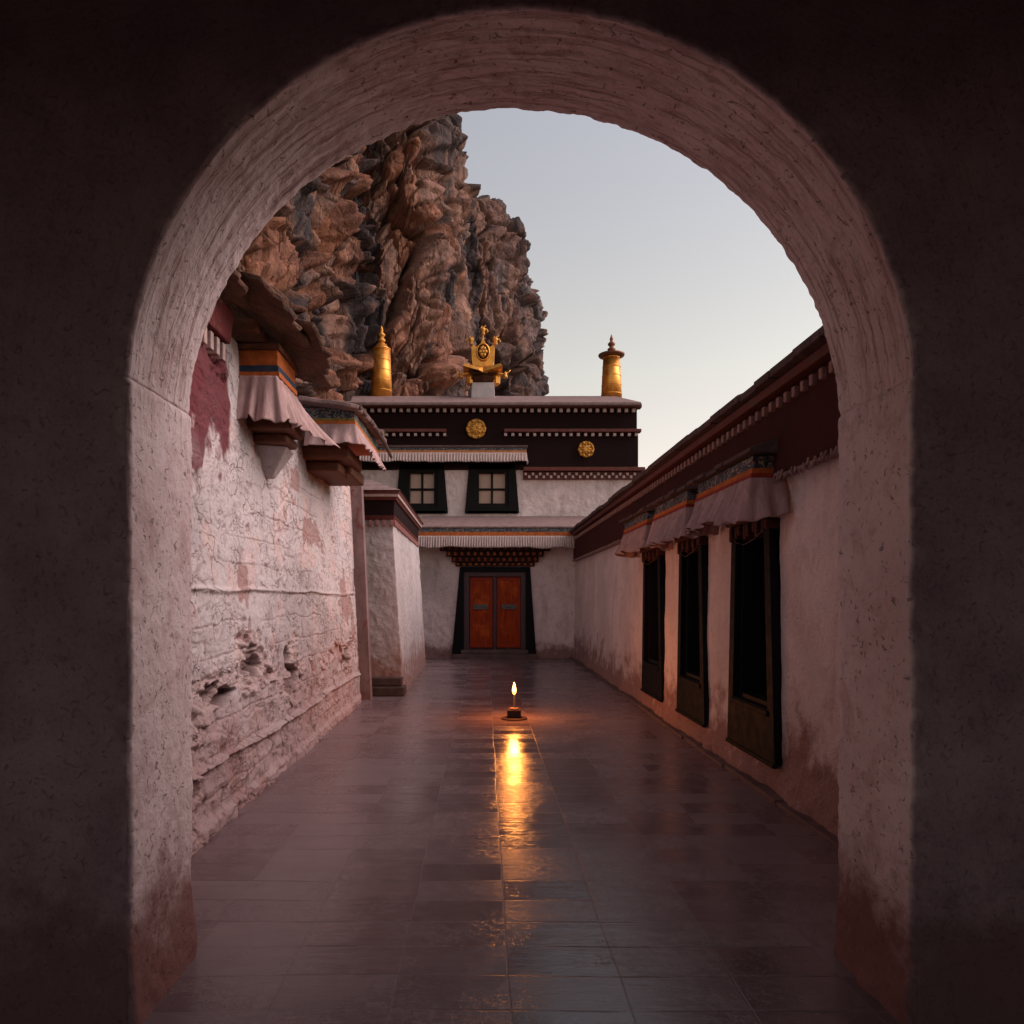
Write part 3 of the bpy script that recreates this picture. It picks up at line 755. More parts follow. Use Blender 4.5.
facade('lower_wall', -2.2, 2.9, -2.2, 2.9, -.02, 3.42, FY, M_hall, 260, 170, [(PX(463, FY), PX(526, FY), .1, 2.35)], 3)
ux0, ux1 = -5.2, PX(637, UY)
zU0, zU1 = 3.3, PZ(403, UY)
wx = [(PX(410, UY), PX(434, UY)), (PX(479, UY), PX(505, UY))]
wz = (PZ(505, UY), PZ(473, UY))
facade('upper_wall', ux0, ux1+.06, ux0, ux1, zU0, PZ(470, UY)+.3, UY, M_hall, 420, 130, [(a, b, wz[0], wz[1]) for a, b in wx], 9)
MB().box(ux0, ux1-.02, UY+.5, 26, -.02, PZ(402, UY)-.05).build('hall_core', M_hall, hall)
MB().box(-2.2, 2.9, FY+.45, UY+.4, -.02, 3.4).build('hall_core', M_hall, hall)
# side return of upper wall
MB().box(ux1-.05, ux1+.012, UY+.03, UY+.6, 3.0, PZ(470, UY)).build('side_return', M_hall, hall)
# frieze : two tiers
zA, zB, zC = PZ(405, UY), PZ(435, UY), PZ(470, UY)
MB().box(ux0, PX(637.5, UY), UY-.10, UY+.6, zC, zB-.002).build('lower_frieze', M_dkmaroon, hall, bevel=.01)
MB().box(ux0, PX(636.5, UY), UY-.07, UY+.6, zB, zA).build('upper_frieze', M_dkmaroon, hall, bevel=.01)
def dent(name, x0, x1, zc, y, w, g, hgt, mat, stag=False):
    dl = []; x = x0; k = 0
    while x < x1:
        z = zc-(.0 if not stag else (k % 2)*hgt*1.1); dl.append((x, x+w, y-.05, y+.05, z-hgt/2, z+hgt/2)); x += (w+g)*(.5 if stag else 1); k += 1
    dentils([b for b in dl if b[0] > -4.4], mat, hall)
yf = UY-.10
dent('dentil_row', ux0, PX(638, UY), PZ(412, UY), yf-.05, .095, .115, .10, M_dentil)
MB().box(ux0, PX(640, UY), yf-.16, UY, PZ(409.7, UY), PZ(406, UY)).build('cornice_board', M_redwood, hall, bevel=.01)
for x0, x1 in ((ux0, PX(446, UY)), (PX(504, UY), PX(639, UY))):
    MB().box(x0, x1+.02, yf-.14, UY, PZ(433.7, UY), PZ(430.6, UY)).build('cornice_board', M_redwood, hall, bevel=.01)
    dent('dentil_row', x0, x1-.05, PZ(436, UY), yf-.05, .085, .125, .085, M_dentil)
MB().box(PX(523, UY), PX(643, UY), yf-.20, UY-.01, PZ(472.5, UY), PZ(468.8, UY)).build('cornice_board', M_redwood, hall, bevel=.01)
dent('dentil_row', PX(524, UY), PX(640, UY), PZ(475.2, UY), yf-.07, .07, .14, .075, M_dentil, True)
MB().box(PX(523, UY), PX(640, UY), yf-.04, UY-.012, PZ(479.8, UY), PZ(472.8, UY)).build('cornice_backing', M_redwood, hall)
# roof parapet, sloped
y0, y1 = UY-.42, UY+1.1
r = MB()
za, zb, zc = PZ(405, y0), PZ(402, y0), PZ(396, y1)
r.add([(-6, y0, za), (PX(641.5, y0), y0, za), (PX(641.5, y0), y0, zb), (-6, y0, zb), (-6, y1, zc), (PX(615, y1), y1, zc), (PX(632, y1), 25.8, zc-.4), (-6, 25.8, zc-.4), (-6, 25.8, za), (PX(641.5, y0), 25.8, za)],
      [(0, 1, 2, 3), (3, 2, 5, 4), (4, 5, 6, 7), (1, 9, 6, 5, 2), (0, 8, 9, 1), (8, 7, 6, 9), (0, 3, 4, 7, 8)])
r.build('roof', M_slate, hall, bevel=.02)
# emblems
def emblem(px, py, rad, label, petals):
    y = UY-.12; c = P(px, py, y); prof = [(rad, 0), (rad*1.0, .03), (rad*.86, .055), (rad*.80, .03), (rad*.62, .035), (rad*.5, .065), (rad*.2, .08), (.01, .085)]
    v = []; seg = 40
    for k, (rr, dz) in enumerate(prof):
        for s in range(seg):
            a = 2*math.pi*s/seg; q = rr*(1+petals*math.cos(8*a)*(.5 if k < 4 else 1.2)); v.append((c.x+q*math.cos(a), y-dz, c.z+q*math.sin(a)))
    f = [(i*seg+k, i*seg+(k+1) % seg, (i+1)*seg+(k+1) % seg, (i+1)*seg+k) for i in range(len(prof)-1) for k in range(seg)]
    f.append(tuple((len(prof)-1)*seg+k for k in range(seg)))
    m = MB().add(v, f)
    for k in range(8):
        a = 2*math.pi*k/8; q = rad*.62
        m.tube([(c.x, y-.07, c.z), (c.x+q*math.cos(a), y-.06, c.z+q*math.sin(a))], [.035, .022], 6)
        m.lathe([(.01, -.05), (.042, -.02), (.042, .02), (.01, .05)], (c.x+rad*.82*math.cos(a+.39), y-.05, c.z+rad*.82*math.sin(a+.39)), 8)
    m.build('gold_emblem', M_goldrough, hall, smooth=True, label=label)
emblem(476, 429, .29, 'round gold wheel emblem', .03)
emblem(586, 449.5, .235, 'smaller lobed gold emblem', .09)
# windows of the upper storey
for i, (a, b) in enumerate(wx):
    w = bpy.data.objects.new('window', None); COL.objects.link(w); w.parent = hall; w.location = Vector(((a+b)/2, UY, wz[0]))-hall.location
    w['label'] = ['left upper window with pink blind', 'right upper window with pink blind'][i]
    zt, zb = PZ(464, UY), PZ(513.5, UY); e = .35; m = .30
    MB().ring([(a-e-.06, zb), (b+e+.06, zb), (b+e-.06, zt), (a-e+.06, zt)], [(a-.10, wz[0]-.05), (b+.10, wz[0]-.05), (b+.10, wz[1]+.08), (a-.10, wz[1]+.08)], 'y', UY-.10, UY+.05).build('frame', M_black, w, bevel=.01)
    MB().ring([(a-.14, wz[0]-.09), (b+.14, wz[0]-.09), (b+.14, wz[1]+.12), (a-.14, wz[1]+.12)], [(a, wz[0]+.04), (b, wz[0]+.04), (b, wz[1]), (a, wz[1])], 'y', UY-.06, UY+.16).build('casing', M_sill, w, bevel=.006)
    mm = MB(); xm = (a+b)/2; zm = wz[0]+(wz[1]-wz[0])*.5
    mm.box(xm-.03, xm+.03, UY+.06, UY+.12, wz[0]+.03, wz[1]); mm.box(a, b, UY+.063, UY+.117, zm-.03, zm+.03)
    mm.build('lattice', M_sill, w)
    MB().box(a-.02, b+.02, UY+.13, UY+.15, wz[0], wz[1]+.02).build('pane', M_blind, w)
    MB().box(a-e-.0, b+e+.0, UY-.10, UY+.02, zb-.005, zb+.07).build('sill', M_sill, w, bevel=.01)
# awning over upper windows
ay = UY-.42
a0, a1 = PX(360, ay), PX(526.5, ay)
MB().box(a0, a1+.03, ay-.05, UY, PZ(448, ay), PZ(445.5, ay)).build('awning_board', M_slateD, hall, bevel=.01)
MB().box(a0, a1, ay-.02, UY-.003, PZ(450.4, ay), PZ(448.2, ay)).build('painted_band', M_band, hall)
MB().box(a0, a1, ay-.04, UY-.006, PZ(453.2, ay), PZ(450.6, ay)).build('painted_band', simple('faded_orange', (.50, .20, .08), .4, 12, .8, .002), hall)
cloth('hanging_valance', [(a0, ay-.05), (a1, ay-.05), (a1, UY-.02)], PZ(453, ay), PZ(462.5, ay), .03, 62, .022, M_clothH, 'pale pleated strip of cloth above the two upper windows of the hall', 'valance', 'pleated cloth strips on the hall', 51, nv=8)
# porch roof over the door
py_ = 18.0
p0, p1 = PX(414, py_), PX(581, py_)
r = MB()
zt0, zt1 = PZ(527, py_), PZ(516, UY-.05)
xr = PX(600, UY-.05)
r.add([(p0, py_-.05, zt0-.03), (p1+.35, py_-.05, zt0-.03), (p1+.35, py_-.05, zt0+.02), (p0, py_-.05, zt0+.02), (p0, UY-.03, zt1), (xr, UY-.03, zt1), (xr, UY-.03, zt0-.03), (p0, UY-.03, zt0-.03)],
      [(0, 1, 2, 3), (3, 2, 5, 4), (1, 6, 5, 2), (0, 3, 4, 7), (0, 7, 6, 1), (7, 4, 5, 6)])
r.build('porch_roof', M_slate, hall, bevel=.02)
MB().box(p0, p1+.25, py_-.02, FY+.1, PZ(532, py_), zt0-.033).build('painted_band', M_band, hall)
MB().box(p0, p1+.2, py_-.04, FY+.05, PZ(536.5, py_), PZ(532.1, py_)).build('painted_band', M_orange, hall, bevel=.004)
cloth('hanging_valance', [(p0-.03, py_-.05), (p1-.02, py_-.05)], PZ(536, py_), PZ(547.5, py_), .03, 66, .026, M_clothH, 'pale pleated strip of cloth along the porch above the red door', 'valance', 'pleated cloth strips on the hall', 52, nv=8)
MB().box(p0, p1+.2, py_+.02, FY+.05, PZ(546, py_)+.12, PZ(536.7, py_)).build('porch_soffit', M_redwood, hall)
# carved lintel, corbelled tiers
lt = MB(); le = [[], []]; cxd = PX(495, FY); rr = random.Random(3)
for j, (hw, z0, z1, out) in enumerate([(1.05, PZ(566.5, FY), PZ(562.5, FY), .10), (1.15, PZ(562.3, FY), PZ(557, FY), .16), (1.28, PZ(556.8, FY), PZ(551.5, FY), .24), (1.45, PZ(551.3, FY), PZ(546.5, FY), .32)]):
    lt.box(cxd-hw, cxd+hw, FY-out+.03, FY+.05, z0, z1); lb_ = le[j % 2]
    n = 13+j
    for k in range(n):
        x = cxd-hw+.03+(2*hw-.16)*k/(n-1); lb_.append((x, x+.075, FY-out-.045, FY-out+.032, z0+.02, z1-.02))
lt.build('carved_lintel', simple('lintel_ground', (.045, .016, .014), .5, 12, .8, .01), hall, bevel=.01)
dentils(le[0], simple('beam_end_orange', (.42, .13, .035), .55, 9, .75, .01, dirt=(.08, .03, .02)), hall, bevel=.02, name='beam_end')
dentils(le[1], simple('beam_end_red', (.26, .045, .025), .55, 9, .75, .01, dirt=(.30, .14, .04)), hall, bevel=.02, name='beam_end')
# door surround
ztop = PZ(567, FY)
o = [(PX(452, FY), .12), (PX(536, FY), .12), (PX(530, FY), ztop), (PX(460, FY), ztop)]
inn = [(PX(464, FY), .12), (PX(525.5, FY), .12), (PX(525.5, FY), PZ(572, FY)), (PX(464, FY), PZ(572, FY))]
MB().ring(o, inn, 'y', FY-.06, FY+.12).build('door_surround', M_black, hall, bevel=.01)
inn2 = [(PX(469.3, FY), .22), (PX(521, FY), .22), (PX(521, FY), PZ(576.5, FY)), (PX(469.3, FY), PZ(576.5, FY))]
M_jamb = simple('grey_mauve_wood', (.09, .055, .062), .3, 8, .6, .004, stretch=(3, 3, .5))
MB().ring([(PX(463.6, FY), .12), (PX(525.9, FY), .12), (PX(525.9, FY), PZ(571.6, FY)), (PX(463.6, FY), PZ(571.6, FY))], inn2, 'y', FY-.01, FY+.16).build('door_frame', M_jamb, hall, bevel=.01)
MB().box(PX(493.3, FY), PX(496.6, FY), FY+.02, FY+.2, .2, PZ(576.4, FY)).build('door_mullion', M_jamb, hall, bevel=.01)
for i, (a, b) in enumerate(((469.5, 493), (496.8, 520.8))):
    x0, x1 = PX(a, FY), PX(b, FY); z0, z1 = PZ(648, FY), PZ(576.8, FY)
    dr = MB().box(x0+.004, x1-.004, FY+.10, FY+.15, z0, z1).build('door_leaf', M_door, hall, bevel=.004)
    fr = MB().ring([(x0+.01, z0+.01), (x1-.01, z0+.01), (x1-.01, z1-.01), (x0+.01, z1-.01)], [(x0+.09, z0+.09), (x1-.09, z0+.09), (x1-.09, z1-.09), (x0+.09, z1-.09)], 'y', FY+.075, FY+.103)
    fr.build('door_stile', simple('red_stile', (.34, .032, .008), .35, 6, .6, .002, stretch=(4, 1, 1)), dr, bevel=.006)
    hz = PZ(606.5, FY); xm = (x0+x1)/2+(-.02 if i == 0 else .02)
    hd = MB().box(xm-.20, xm+.20, FY+.055, FY+.102, hz-.075, hz+.055)
    for k in range(6): hd.lathe([(.004, -.02), (.018, -.012), (.018, .012), (.004, .02)], (xm-.155+k*.062, FY+.05, hz-.005), 8)
    hd.build('handle_plate', simple('iron_plate', (.16, .15, .14), .6, 30, .5, .006, metal=.4), dr, bevel=.006)
st = MB().box(PX(452, FY), PX(537, FY), FY-.16, FY+.3, -.01, .115)
st.box(PX(461, FY), PX(528, FY), FY-.08, FY+.28, .118, .225)
st.build('threshold', M_kerb, hall, bevel=.015)

# ------------------------------------------------------------------ gilded roof banners and centre ornament
def banner(px, pyb, pyt, r0, r1, label, brim):
    y = UY+1.35; b = P(px, pyb, y); t = P(px, pyt, y); base = (b.x, y, b.z-.2); H = t.z-b.z+.2
    th = thing('roof_banner', label, 'finial', base, 'gilded cylinders on the hall roof')
    prof = [(r0, 0)]; n = 5; bnd = MB()
    for k in range(1, n+1):
        z = H*k/n; rr = r0+(r1-r0)*k/n
        bnd.lathe([(rr+.001, z-.03), (rr+.010, z-.022), (rr+.010, z-.008), (rr+.001, z)], base, 28)
    bnd.build('ring_moulding', M_gold, th)
    MB().lathe([(r0, 0), (r1+.0, H)], base, 28).build('cylinder', M_gold, th, smooth=True)
    c = (b.x, y, base[2]+H)
    if brim:
        MB().lathe([(r1, .003), (r1+.13, .05), (r1+.15, .10), (r1*.9, .13), (.1, .17)], c, 20).build('brim', simple('aged_bronze', (.20, .09, .05), .4, 20, .5, .003, metal=.6), th, smooth=True)
        z = .17
    else:
        MB().lathe([(r1+.01, .003), (r1+.03, .03), (r1*.8, .08), (r1*.6, .16), (.11, .22)], c, 20).build('cap', M_gold, th, smooth=True); z = .22
    f = MB().lathe([(.05, z), (.10, z+.04), (.13, z+.10), (.08, z+.15), (.05, z+.17), (.10, z+.22), (.12, z+.27), (.06, z+.33), (.035, z+.36), (.06, z+.40), (.04, z+.47), (.008, z+.56)], c, 14)
    f.build('finial_knob', M_goldrough if not brim else simple('aged_bronze_knob', (.26, .11, .06), .4, 30, .5, .004, metal=.6), th, smooth=True)
banner(381.5, 395, 350.5, .34, .27, 'gilded cylinder with round gold knob on left of the hall roof, before the cliff', False)
banner(611.5, 397, 358, .33, .26, 'gilded cylinder with wide dark brim, right end of hall roof against the sky', True)
y = UY+1.0
oc = P(483, 397, y); s = y/F
orn = thing('roof_ornament', 'gilded crown-shaped ornament with upturned eaves on white pedestal, centre of hall roof', 'ornament', (oc.x, y, oc.z-.1))
def OX(dx): return oc.x+dx*s
def OZ(py): return PZ(py, y)
MB().hexa([(OX(-12), y-.36), (OX(12), y-.36), (OX(12), y+.36), (OX(-12), y+.36)], oc.z-.25, [(OX(-11), y-.33), (OX(11), y-.33), (OX(11), y+.33), (OX(-11), y+.33)], OZ(385.5)).build('pedestal', M_tower, orn, bevel=.02)
# tiered eave: square pyramid roof with upturned corners
v = []; n = 16; zt, zb = OZ(369.5), OZ(376)
for ring, (rad, z) in enumerate([(.72, zb), (.64, zb+.10), (.42, zt-.02), (.30, zt+.03)]):
    for k in range(32):
        a = 2*math.pi*k/32; q = abs(math.cos(2*a)); m = 1/max(abs(math.cos(a)), abs(math.sin(a))); cor = (1-q)
        v.append((oc.x+rad*m*.82*math.cos(a), y+rad*m*.82*math.sin(a)*.9, z+cor*(.14 if ring < 2 else .03)-.05*(k % 8 == 0)*(ring < 2)))
f = [(i*32+k, i*32+(k+1) % 32, (i+1)*32+(k+1) % 32, (i+1)*32+k) for i in range(3) for k in range(32)]+[tuple(range(31, -1, -1)), tuple(96+k for k in range(32))]
MB().add(v, f).build('eave', M_gold, orn, smooth=False)
MB().lathe([(.36, OZ(385)-oc.z), (.50, OZ(381)-oc.z), (.40, OZ(379)-oc.z), (.52, OZ(376.5)-oc.z)], (oc.x, y, oc.z), 8).build('bracket_drum', simple('dark_bronze', (.13, .055, .03), .5, 12, .6, .01, metal=.5), orn)
for sx in (-1, 1):
    pts = [(OX(sx*(14+k*2.2)), y-.3, OZ(376.0-math.sin(k/6*3.1)*-1.5+(.0 if k < 5 else -(k-4)*1.4))) for k in range(7)]
    MB().tube(pts, [.045, .04, .035, .03, .025, .02, .012], 6).build('eave_hook', M_gold, orn, smooth=True)
    MB().lathe([(.02, .16), (.05, .12), (.06, .02), (.09, -.03), (.03, -.04)], (OX(sx*22), y-.3, OZ(380)), 10).build('bell', M_goldrough, orn, smooth=True)
    MB().lathe([(.06, -.24), (.12, -.18), (.13, 0), (.08, .10)], (OX(sx*13), y-.2, OZ(380)), 8).build('corner_bracket', M_gold, orn)
# shield body with a recessed oval medallion
zb = OZ(371.5)
shp = [(-9.5, 371.5), (9.5, 371.5), (11.2, 362), (11.8, 349), (9.8, 346.5), (7.5, 348.5), (3, 346), (1.2, 342), (.3, 337), (-.3, 337), (-1.2, 342), (-3, 346), (-7.5, 348.5), (-9.8, 346.5), (-11.8, 349), (-11.2, 362)]
MB().prism([(OX(a), OZ(b)) for a, b in shp], 'y', y-.16, y+.16).build('shield', M_gold, orn, bevel=.03)
m = MB(); prof = [(1.18, .0), (1.25, .05), (1.08, .06), (1.0, .03)]
ov = []
for rr, dz in prof:
    for k in range(24):
        a = 2*math.pi*k/24; ov.append((OX(5.4*rr*math.cos(a)), y-.16-dz, OZ(354)+7.2*s*rr*math.sin(a)))
m.add(ov, [(i*24+k, i*24+(k+1) % 24, (i+1)*24+(k+1) % 24, (i+1)*24+k) for i in range(3) for k in range(24)]); m.build('medallion_rim', M_gold, orn, smooth=True)
m = MB(); m.add([(OX(5.5*math.cos(2*math.pi*k/24)), y-.175, OZ(354)+7.3*s*math.sin(2*math.pi*k/24)) for k in range(24)], [tuple(range(24))]); m.build('medallion_ground', M_dkmaroon, orn)
m = MB()
for k in range(7):
    a = 2*math.pi*k/6; rr = 0 if k == 6 else 2.7
    m.lathe([(.01, -.07), (.06, -.03), (.06, .03), (.01, .07)], (OX(rr*math.cos(a)), y-.2, OZ(354)+rr*1.3*s*math.sin(a)), 8)
m.tube([(OX(0), y-.2, OZ(360)), (OX(0), y-.2, OZ(348))], .035, 6)
m.build('medallion_relief', M_goldrough, orn, smooth=True)
def curl(dx, py, sx, nm='crest'):
    m = MB(); b = (OX(dx), y, OZ(py))
    m.lathe([(.05, -.16), (.10, -.08), (.07, 0), (.12, .06), (.11, .14), (.03, .2)], b, 10)
    m.tube([(b[0]+sx*.03, y, b[2]+.04), (b[0]+sx*.16, y, b[2]+.12), (b[0]+sx*.20, y, b[2]+.02), (b[0]+sx*.14, y, b[2]-.04)], [.05, .045, .04, .02], 6)
    m.tube([(b[0]-sx*.03, y, b[2]+.06), (b[0]-sx*.10, y, b[2]+.16), (b[0]-sx*.03, y, b[2]+.25)], [.04, .03, .015], 6)
    m.tube([(b[0], y, b[2]+.1), (b[0]+sx*.06, y, b[2]+.24), (b[0]+sx*.14, y, b[2]+.26)], [.04, .03, .012], 6)
    m.v = [(b[0]+(p[0]-b[0])*.72, b[1]+(p[1]-b[1])*.72, b[2]+(p[2]-b[2])*.72) for p in m.v]
    m.build(nm, M_goldrough, orn, smooth=True)
curl(-12, 342, -1); curl(12.5, 342, 1); curl(0, 332, 1)

# ------------------------------------------------------------------ butter lamp on the floor
lx_, ly_ = .385, 9.28
lamp = thing('butter_lamp', 'small burning lamp with thin stem and dark block base on courtyard floor', 'lamp', (lx_, ly_, 0))
MB().lathe([(.16, .002), (.175, .010), (.165, .016), (.10, .018)], (lx_, ly_, 0), 28).build('dish', M_lampstone, lamp, smooth=True)
MB().hexa([(lx_-.09, ly_-.075), (lx_+.09, ly_-.075), (lx_+.09, ly_+.075), (lx_-.09, ly_+.075)], .018, [(lx_-.088, ly_-.07), (lx_+.088, ly_-.07), (lx_+.088, ly_+.07), (lx_-.088, ly_+.07)], .125).build('base', M_lampstone, lamp, bevel=.01)
MB().lathe([(.055, .125), (.06, .145), (.03, .15), (.018, .16)], (lx_, ly_, 0), 16).build('wax_pool', M_wax, lamp, smooth=True)
MB().lathe([(.015, .155), (.013, .20), (.016, .22), (.013, .26), (.012, .315)], (lx_+.004, ly_, 0), 12).build('candle', M_wax, lamp, smooth=True)
MB().tube([(lx_+.004, ly_, .315), (lx_+.003, ly_, .335)], .003, 6).build('wick', M_black, lamp)
t = NT('flame'); t.put(t.b.inputs['Base Color'], (0, 0, 0)); zf = t.sep(t.P(), 2)
t.put(t.b.inputs['Emission Color'], t.mix(t.mr(zf, .33, .40), (1, .30, .03), (1, .50, .11))); t.put(t.b.inputs['Emission Strength'], 4.)
MB().lathe([(.005, .322), (.018, .336), (.025, .355), (.026, .38), (.022, .41), (.013, .445), (.001, .482)], (lx_+.002, ly_, 0), 14).build('flame', t.m, lamp, smooth=True)
L = bpy.data.lights.new('lamp_glow', 'POINT'); L.energy = 16; L.color = (1, .30, .055); L.shadow_soft_size = .03
lo = bpy.data.objects.new('lamp_glow', L); COL.objects.link(lo); lo.location = (lx_, ly_, .52); lo.parent = None

# ------------------------------------------------------------------ cliff
def catmull(pts, n, closed=True):
    pts = np.array(pts, float); m = len(pts); out = []
    segs = m if closed else m-1
    per = n//segs
    for i in range(segs):
        p0, p1, p2, p3 = [pts[(i+k) % m] for k in (-1, 0, 1, 2)] if closed else [pts[min(max(i+k, 0), m-1)] for k in (-1, 0, 1, 2)]
        for k in range(per):
            t = k/per; out.append(.5*((2*p1)+(-p0+p2)*t+(2*p0-5*p1+4*p2-p3)*t*t+(-p0+3*p1-3*p2+p3)*t**3))
    return np.array(out)
def rock_mat():
    t = NT('cliff_rock')
    a = t.attr('rock'); fine = t.noise(2.6, 9, .72, dist=.6); f2 = t.noise(11, 7, .7, dist=.5)
    st = t.noise(1.4, 7, .7, vec=t.scale((1, 1, .16)), dist=.8)
    c = t.mix(t.mr(st, .48, .66, 0, .65), a, t.mix(1, a, (.36, .36, .42), 'MULTIPLY'))
    c = t.mix(t.mr(fine, .35, .7, 0, .6), c, t.mix(1, a, (1.5, 1.35, 1.3), 'MULTIPLY'))
    c = t.mix(t.mr(f2, .52, .68, 0, .7), c, t.mix(1, a, (.3, .27, .28), 'MULTIPLY'))
    h = t.math('ADD', t.math('MULTIPLY', fine, .7), t.math('MULTIPLY', f2, .22)); h = t.math('ADD', h, t.math('MULTIPLY', st, .6))
    v1 = t.vor(1.6, 'DISTANCE_TO_EDGE', vec=t.n('ShaderNodeMapping', i_Vector=t.P(), i_Rotation=(.4, .5, 0), i_Scale=(1, 1, .45)).outputs[0]); ck = t.mr(v1, .04, 0)
    h = t.math('SUBTRACT', h, t.math('MULTIPLY', ck, .12)); c = t.mix(t.math('MULTIPLY', ck, t.mr(fine, .45, .6, 0, .35)), c, (.02, .015, .015))
    return t.done(c, .85, t.bump(h, .20), spec=.25)
M_rock = rock_mat()
def rock(name, plan_fn, zs, nu, nv, amp, seed, pal, label, drape):
    U = np.linspace(0, 1, nu); Zv = np.interp(np.linspace(0, 1, nv), [0, 1], [zs[0], zs[1]])
    V = plan_fn(U, Zv)                                       # nu x nv x 3
    V = V.reshape(-1, 3); N = -normals(V, nu, nv)
    cen = V.mean(0); 
    if ((V-cen)*N)[:, :2].sum() < 0: N = -N
    w = V+.8*np.stack([fbm(V*.45, 3, seed), fbm(V*.45, 3, seed+9), fbm(V*.45, 3, seed+17)], 1)
    w = V+.35*(w-V)
    w = w @ np.array([[1, 0, .35], [0, 1, .15], [-.35, -.15, 1]])
    h1, e1, c1_ = facet(w*np.array([.36, .36, .17]), seed, 1.2)
    h2, e2, c2_ = facet(w*np.array([.95, .95, .45]), seed+20, 1.0)
    h3, e3, c3_ = facet(w*np.array([2.6, 2.6, 1.3]), seed+40, .9)
    dr = ridged(np.stack([V[:, 0], V[:, 1], V[:, 2]*.22], 1)*1.1+.6*fbm(V*.5, 3, 5)[:, None], 4, seed+60)
    dmask = drape(V)
    def saw(dirn, per, ph):
        x = (w @ (np.array(dirn)/np.linalg.norm(dirn)))/per+ph; f_ = x-np.floor(x); return f_*sst(1, .93, f_), np.floor(x)
    s1, k1 = saw((.75, .35, .45), 2.1, 1.7*c1_); s2, k2 = saw((-.85, .4, .25), 1.25, 2.3*c2_+1.3*c1_); s3, k3 = saw((.35, -.5, .75), .45, 2.9*c2_); s4, k4 = saw((.9, .2, -.3), .9, 1.9*c2_)
    flat = 1-.6*dmask
    d = amp*(.85*h1+.7*fbm(V*.16, 2, seed+70)+(.42*h2+.14*h3)*flat+(.80*s1+.52*s2+.30*s4+.15*s3)*flat+.34*dr*(.06+dmask)+.05*fbm(V*2.6, 4, seed+80))
    d -= amp*(.85*sst(.09, 0, e1)+.42*sst(.08, 0, e2)*(1-.5*dmask)+.14*sst(.08, 0, e3))
    V = V+N*d[:, None]
    col = np.zeros((len(V), 3)); r = .5+.5*fbm(w*.35, 4, seed+91)*1.6; r2 = .5+.8*fbm(w*.9, 4, seed+95)
    r = np.clip(r*.5+c1_*.2+c2_*.3, 0, 1); p = np.array(pal); k = r*(len(p)-1); i = np.minimum(k.astype(int), len(p)-2); f_ = sst(.2, .8, k-i)[:, None]
    col = p[i]*(1-f_)+p[i+1]*f_
    grey = sst(.50, .75, r2)[:, None]; col = col*(1-.75*grey)+np.array([.060, .052, .060])*.75*grey; col = col*.72+.28*col.mean(1, keepdims=True)*np.array([1.12, .96, .98])
    tan = (dmask*sst(.0, .4, dr))[:, None]; col = col*(1-.7*tan)+np.array([.30, .165, .12])*.7*tan
    vs = fbm(np.stack([V[:, 0], V[:, 1], V[:, 2]*.13], 1)*1.3+.4*fbm(V*.6, 2, 77)[:, None], 4, seed+33)
    m_ = sst(.12, .32, vs)[:, None]*.6; col = col*(1-m_)+np.array([.30, .17, .13])*m_
    m_ = sst(-.10, -.30, vs)[:, None]*.75; col = col*(1-m_)+np.array([.035, .030, .035])*m_
    col *= (.75+.5*c3_)[:, None]*.80
    rust = (sst(.30, .42, vnoise(np.stack([k2, c2_*9, k1], 1)*1.7+.5, seed)))[:, None]; col = col*(1-.35*rust)+np.array([.34, .12, .05])*.35*rust*(1 if amp > .8 else .3)
    o = link(name, V, quads(nu, nv), M_rock, None, smooth=False); set_attr(o, 'rock', col)
    tag(o, label, 'cliff', None, 'structure')
pal1 = [(.05, .036, .036), (.13, .058, .036), (.26, .115, .060), (.12, .070, .056), (.30, .150, .090), (.065, .055, .062), (.10, .08, .082)]
pal2 = [(.040, .027, .028), (.085, .046, .040), (.055, .042, .045), (.17, .12, .115), (.050, .034, .035)]
planA = catmull([(-12, 8), (-9.5, 12.0), (-7.2, 13.2), (-6.1, 15.0), (-5.7, 17.0), (-5.5, 20), (-4.6, 23.2), (-2.9, 24.4), (-1.75, 25.4), (-1.9, 29), (-6, 33), (-16, 33), (-20, 16), (-16, 9)], 1400)
def fnA(U, Z):
    # dense where it is seen: first 70% of the samples follow the visible side
    s = np.interp(U, [0, .06, .85, 1], [0, .10, .66, 1])
    idx = s*(len(planA)-1); i = idx.astype(int); i2 = np.minimum(i+1, len(planA)-1); f_ = (idx-i)[:, None]
    p = planA[i]*(1-f_)+planA[i2]*f_; p[-1] = p[0]
    cen = np.array([-9., 17.]); G = np.zeros((len(U), len(Z), 3))
    for j, z in enumerate(Z):
        k = np.interp(z, [-1, 3.5, 6, 9, 14, 20, 25, 28, 30], [.93, .95, .99, 1.0, .935, .84, .79, .5, .02])
        q = cen+(p-cen)*k
        lowin = (z < 3.6)                                   # keep clear of the old wall
        G[:, j, 0] = q[:, 0]-(.35 if lowin else 0); G[:, j, 1] = q[:, 1]; G[:, j, 2] = z
    return G
def drapeA(V): return sst(-4.2, -2.8, V[:, 0]-.0*V[:, 2])*sst(21.5, 23, V[:, 1])*sst(19, 14, V[:, 2]+2*fbm(V*.3, 2, 3))
rock('cliff', fnA, (-1, 30), 900, 420, .95, 5, pal1, None, drapeA)
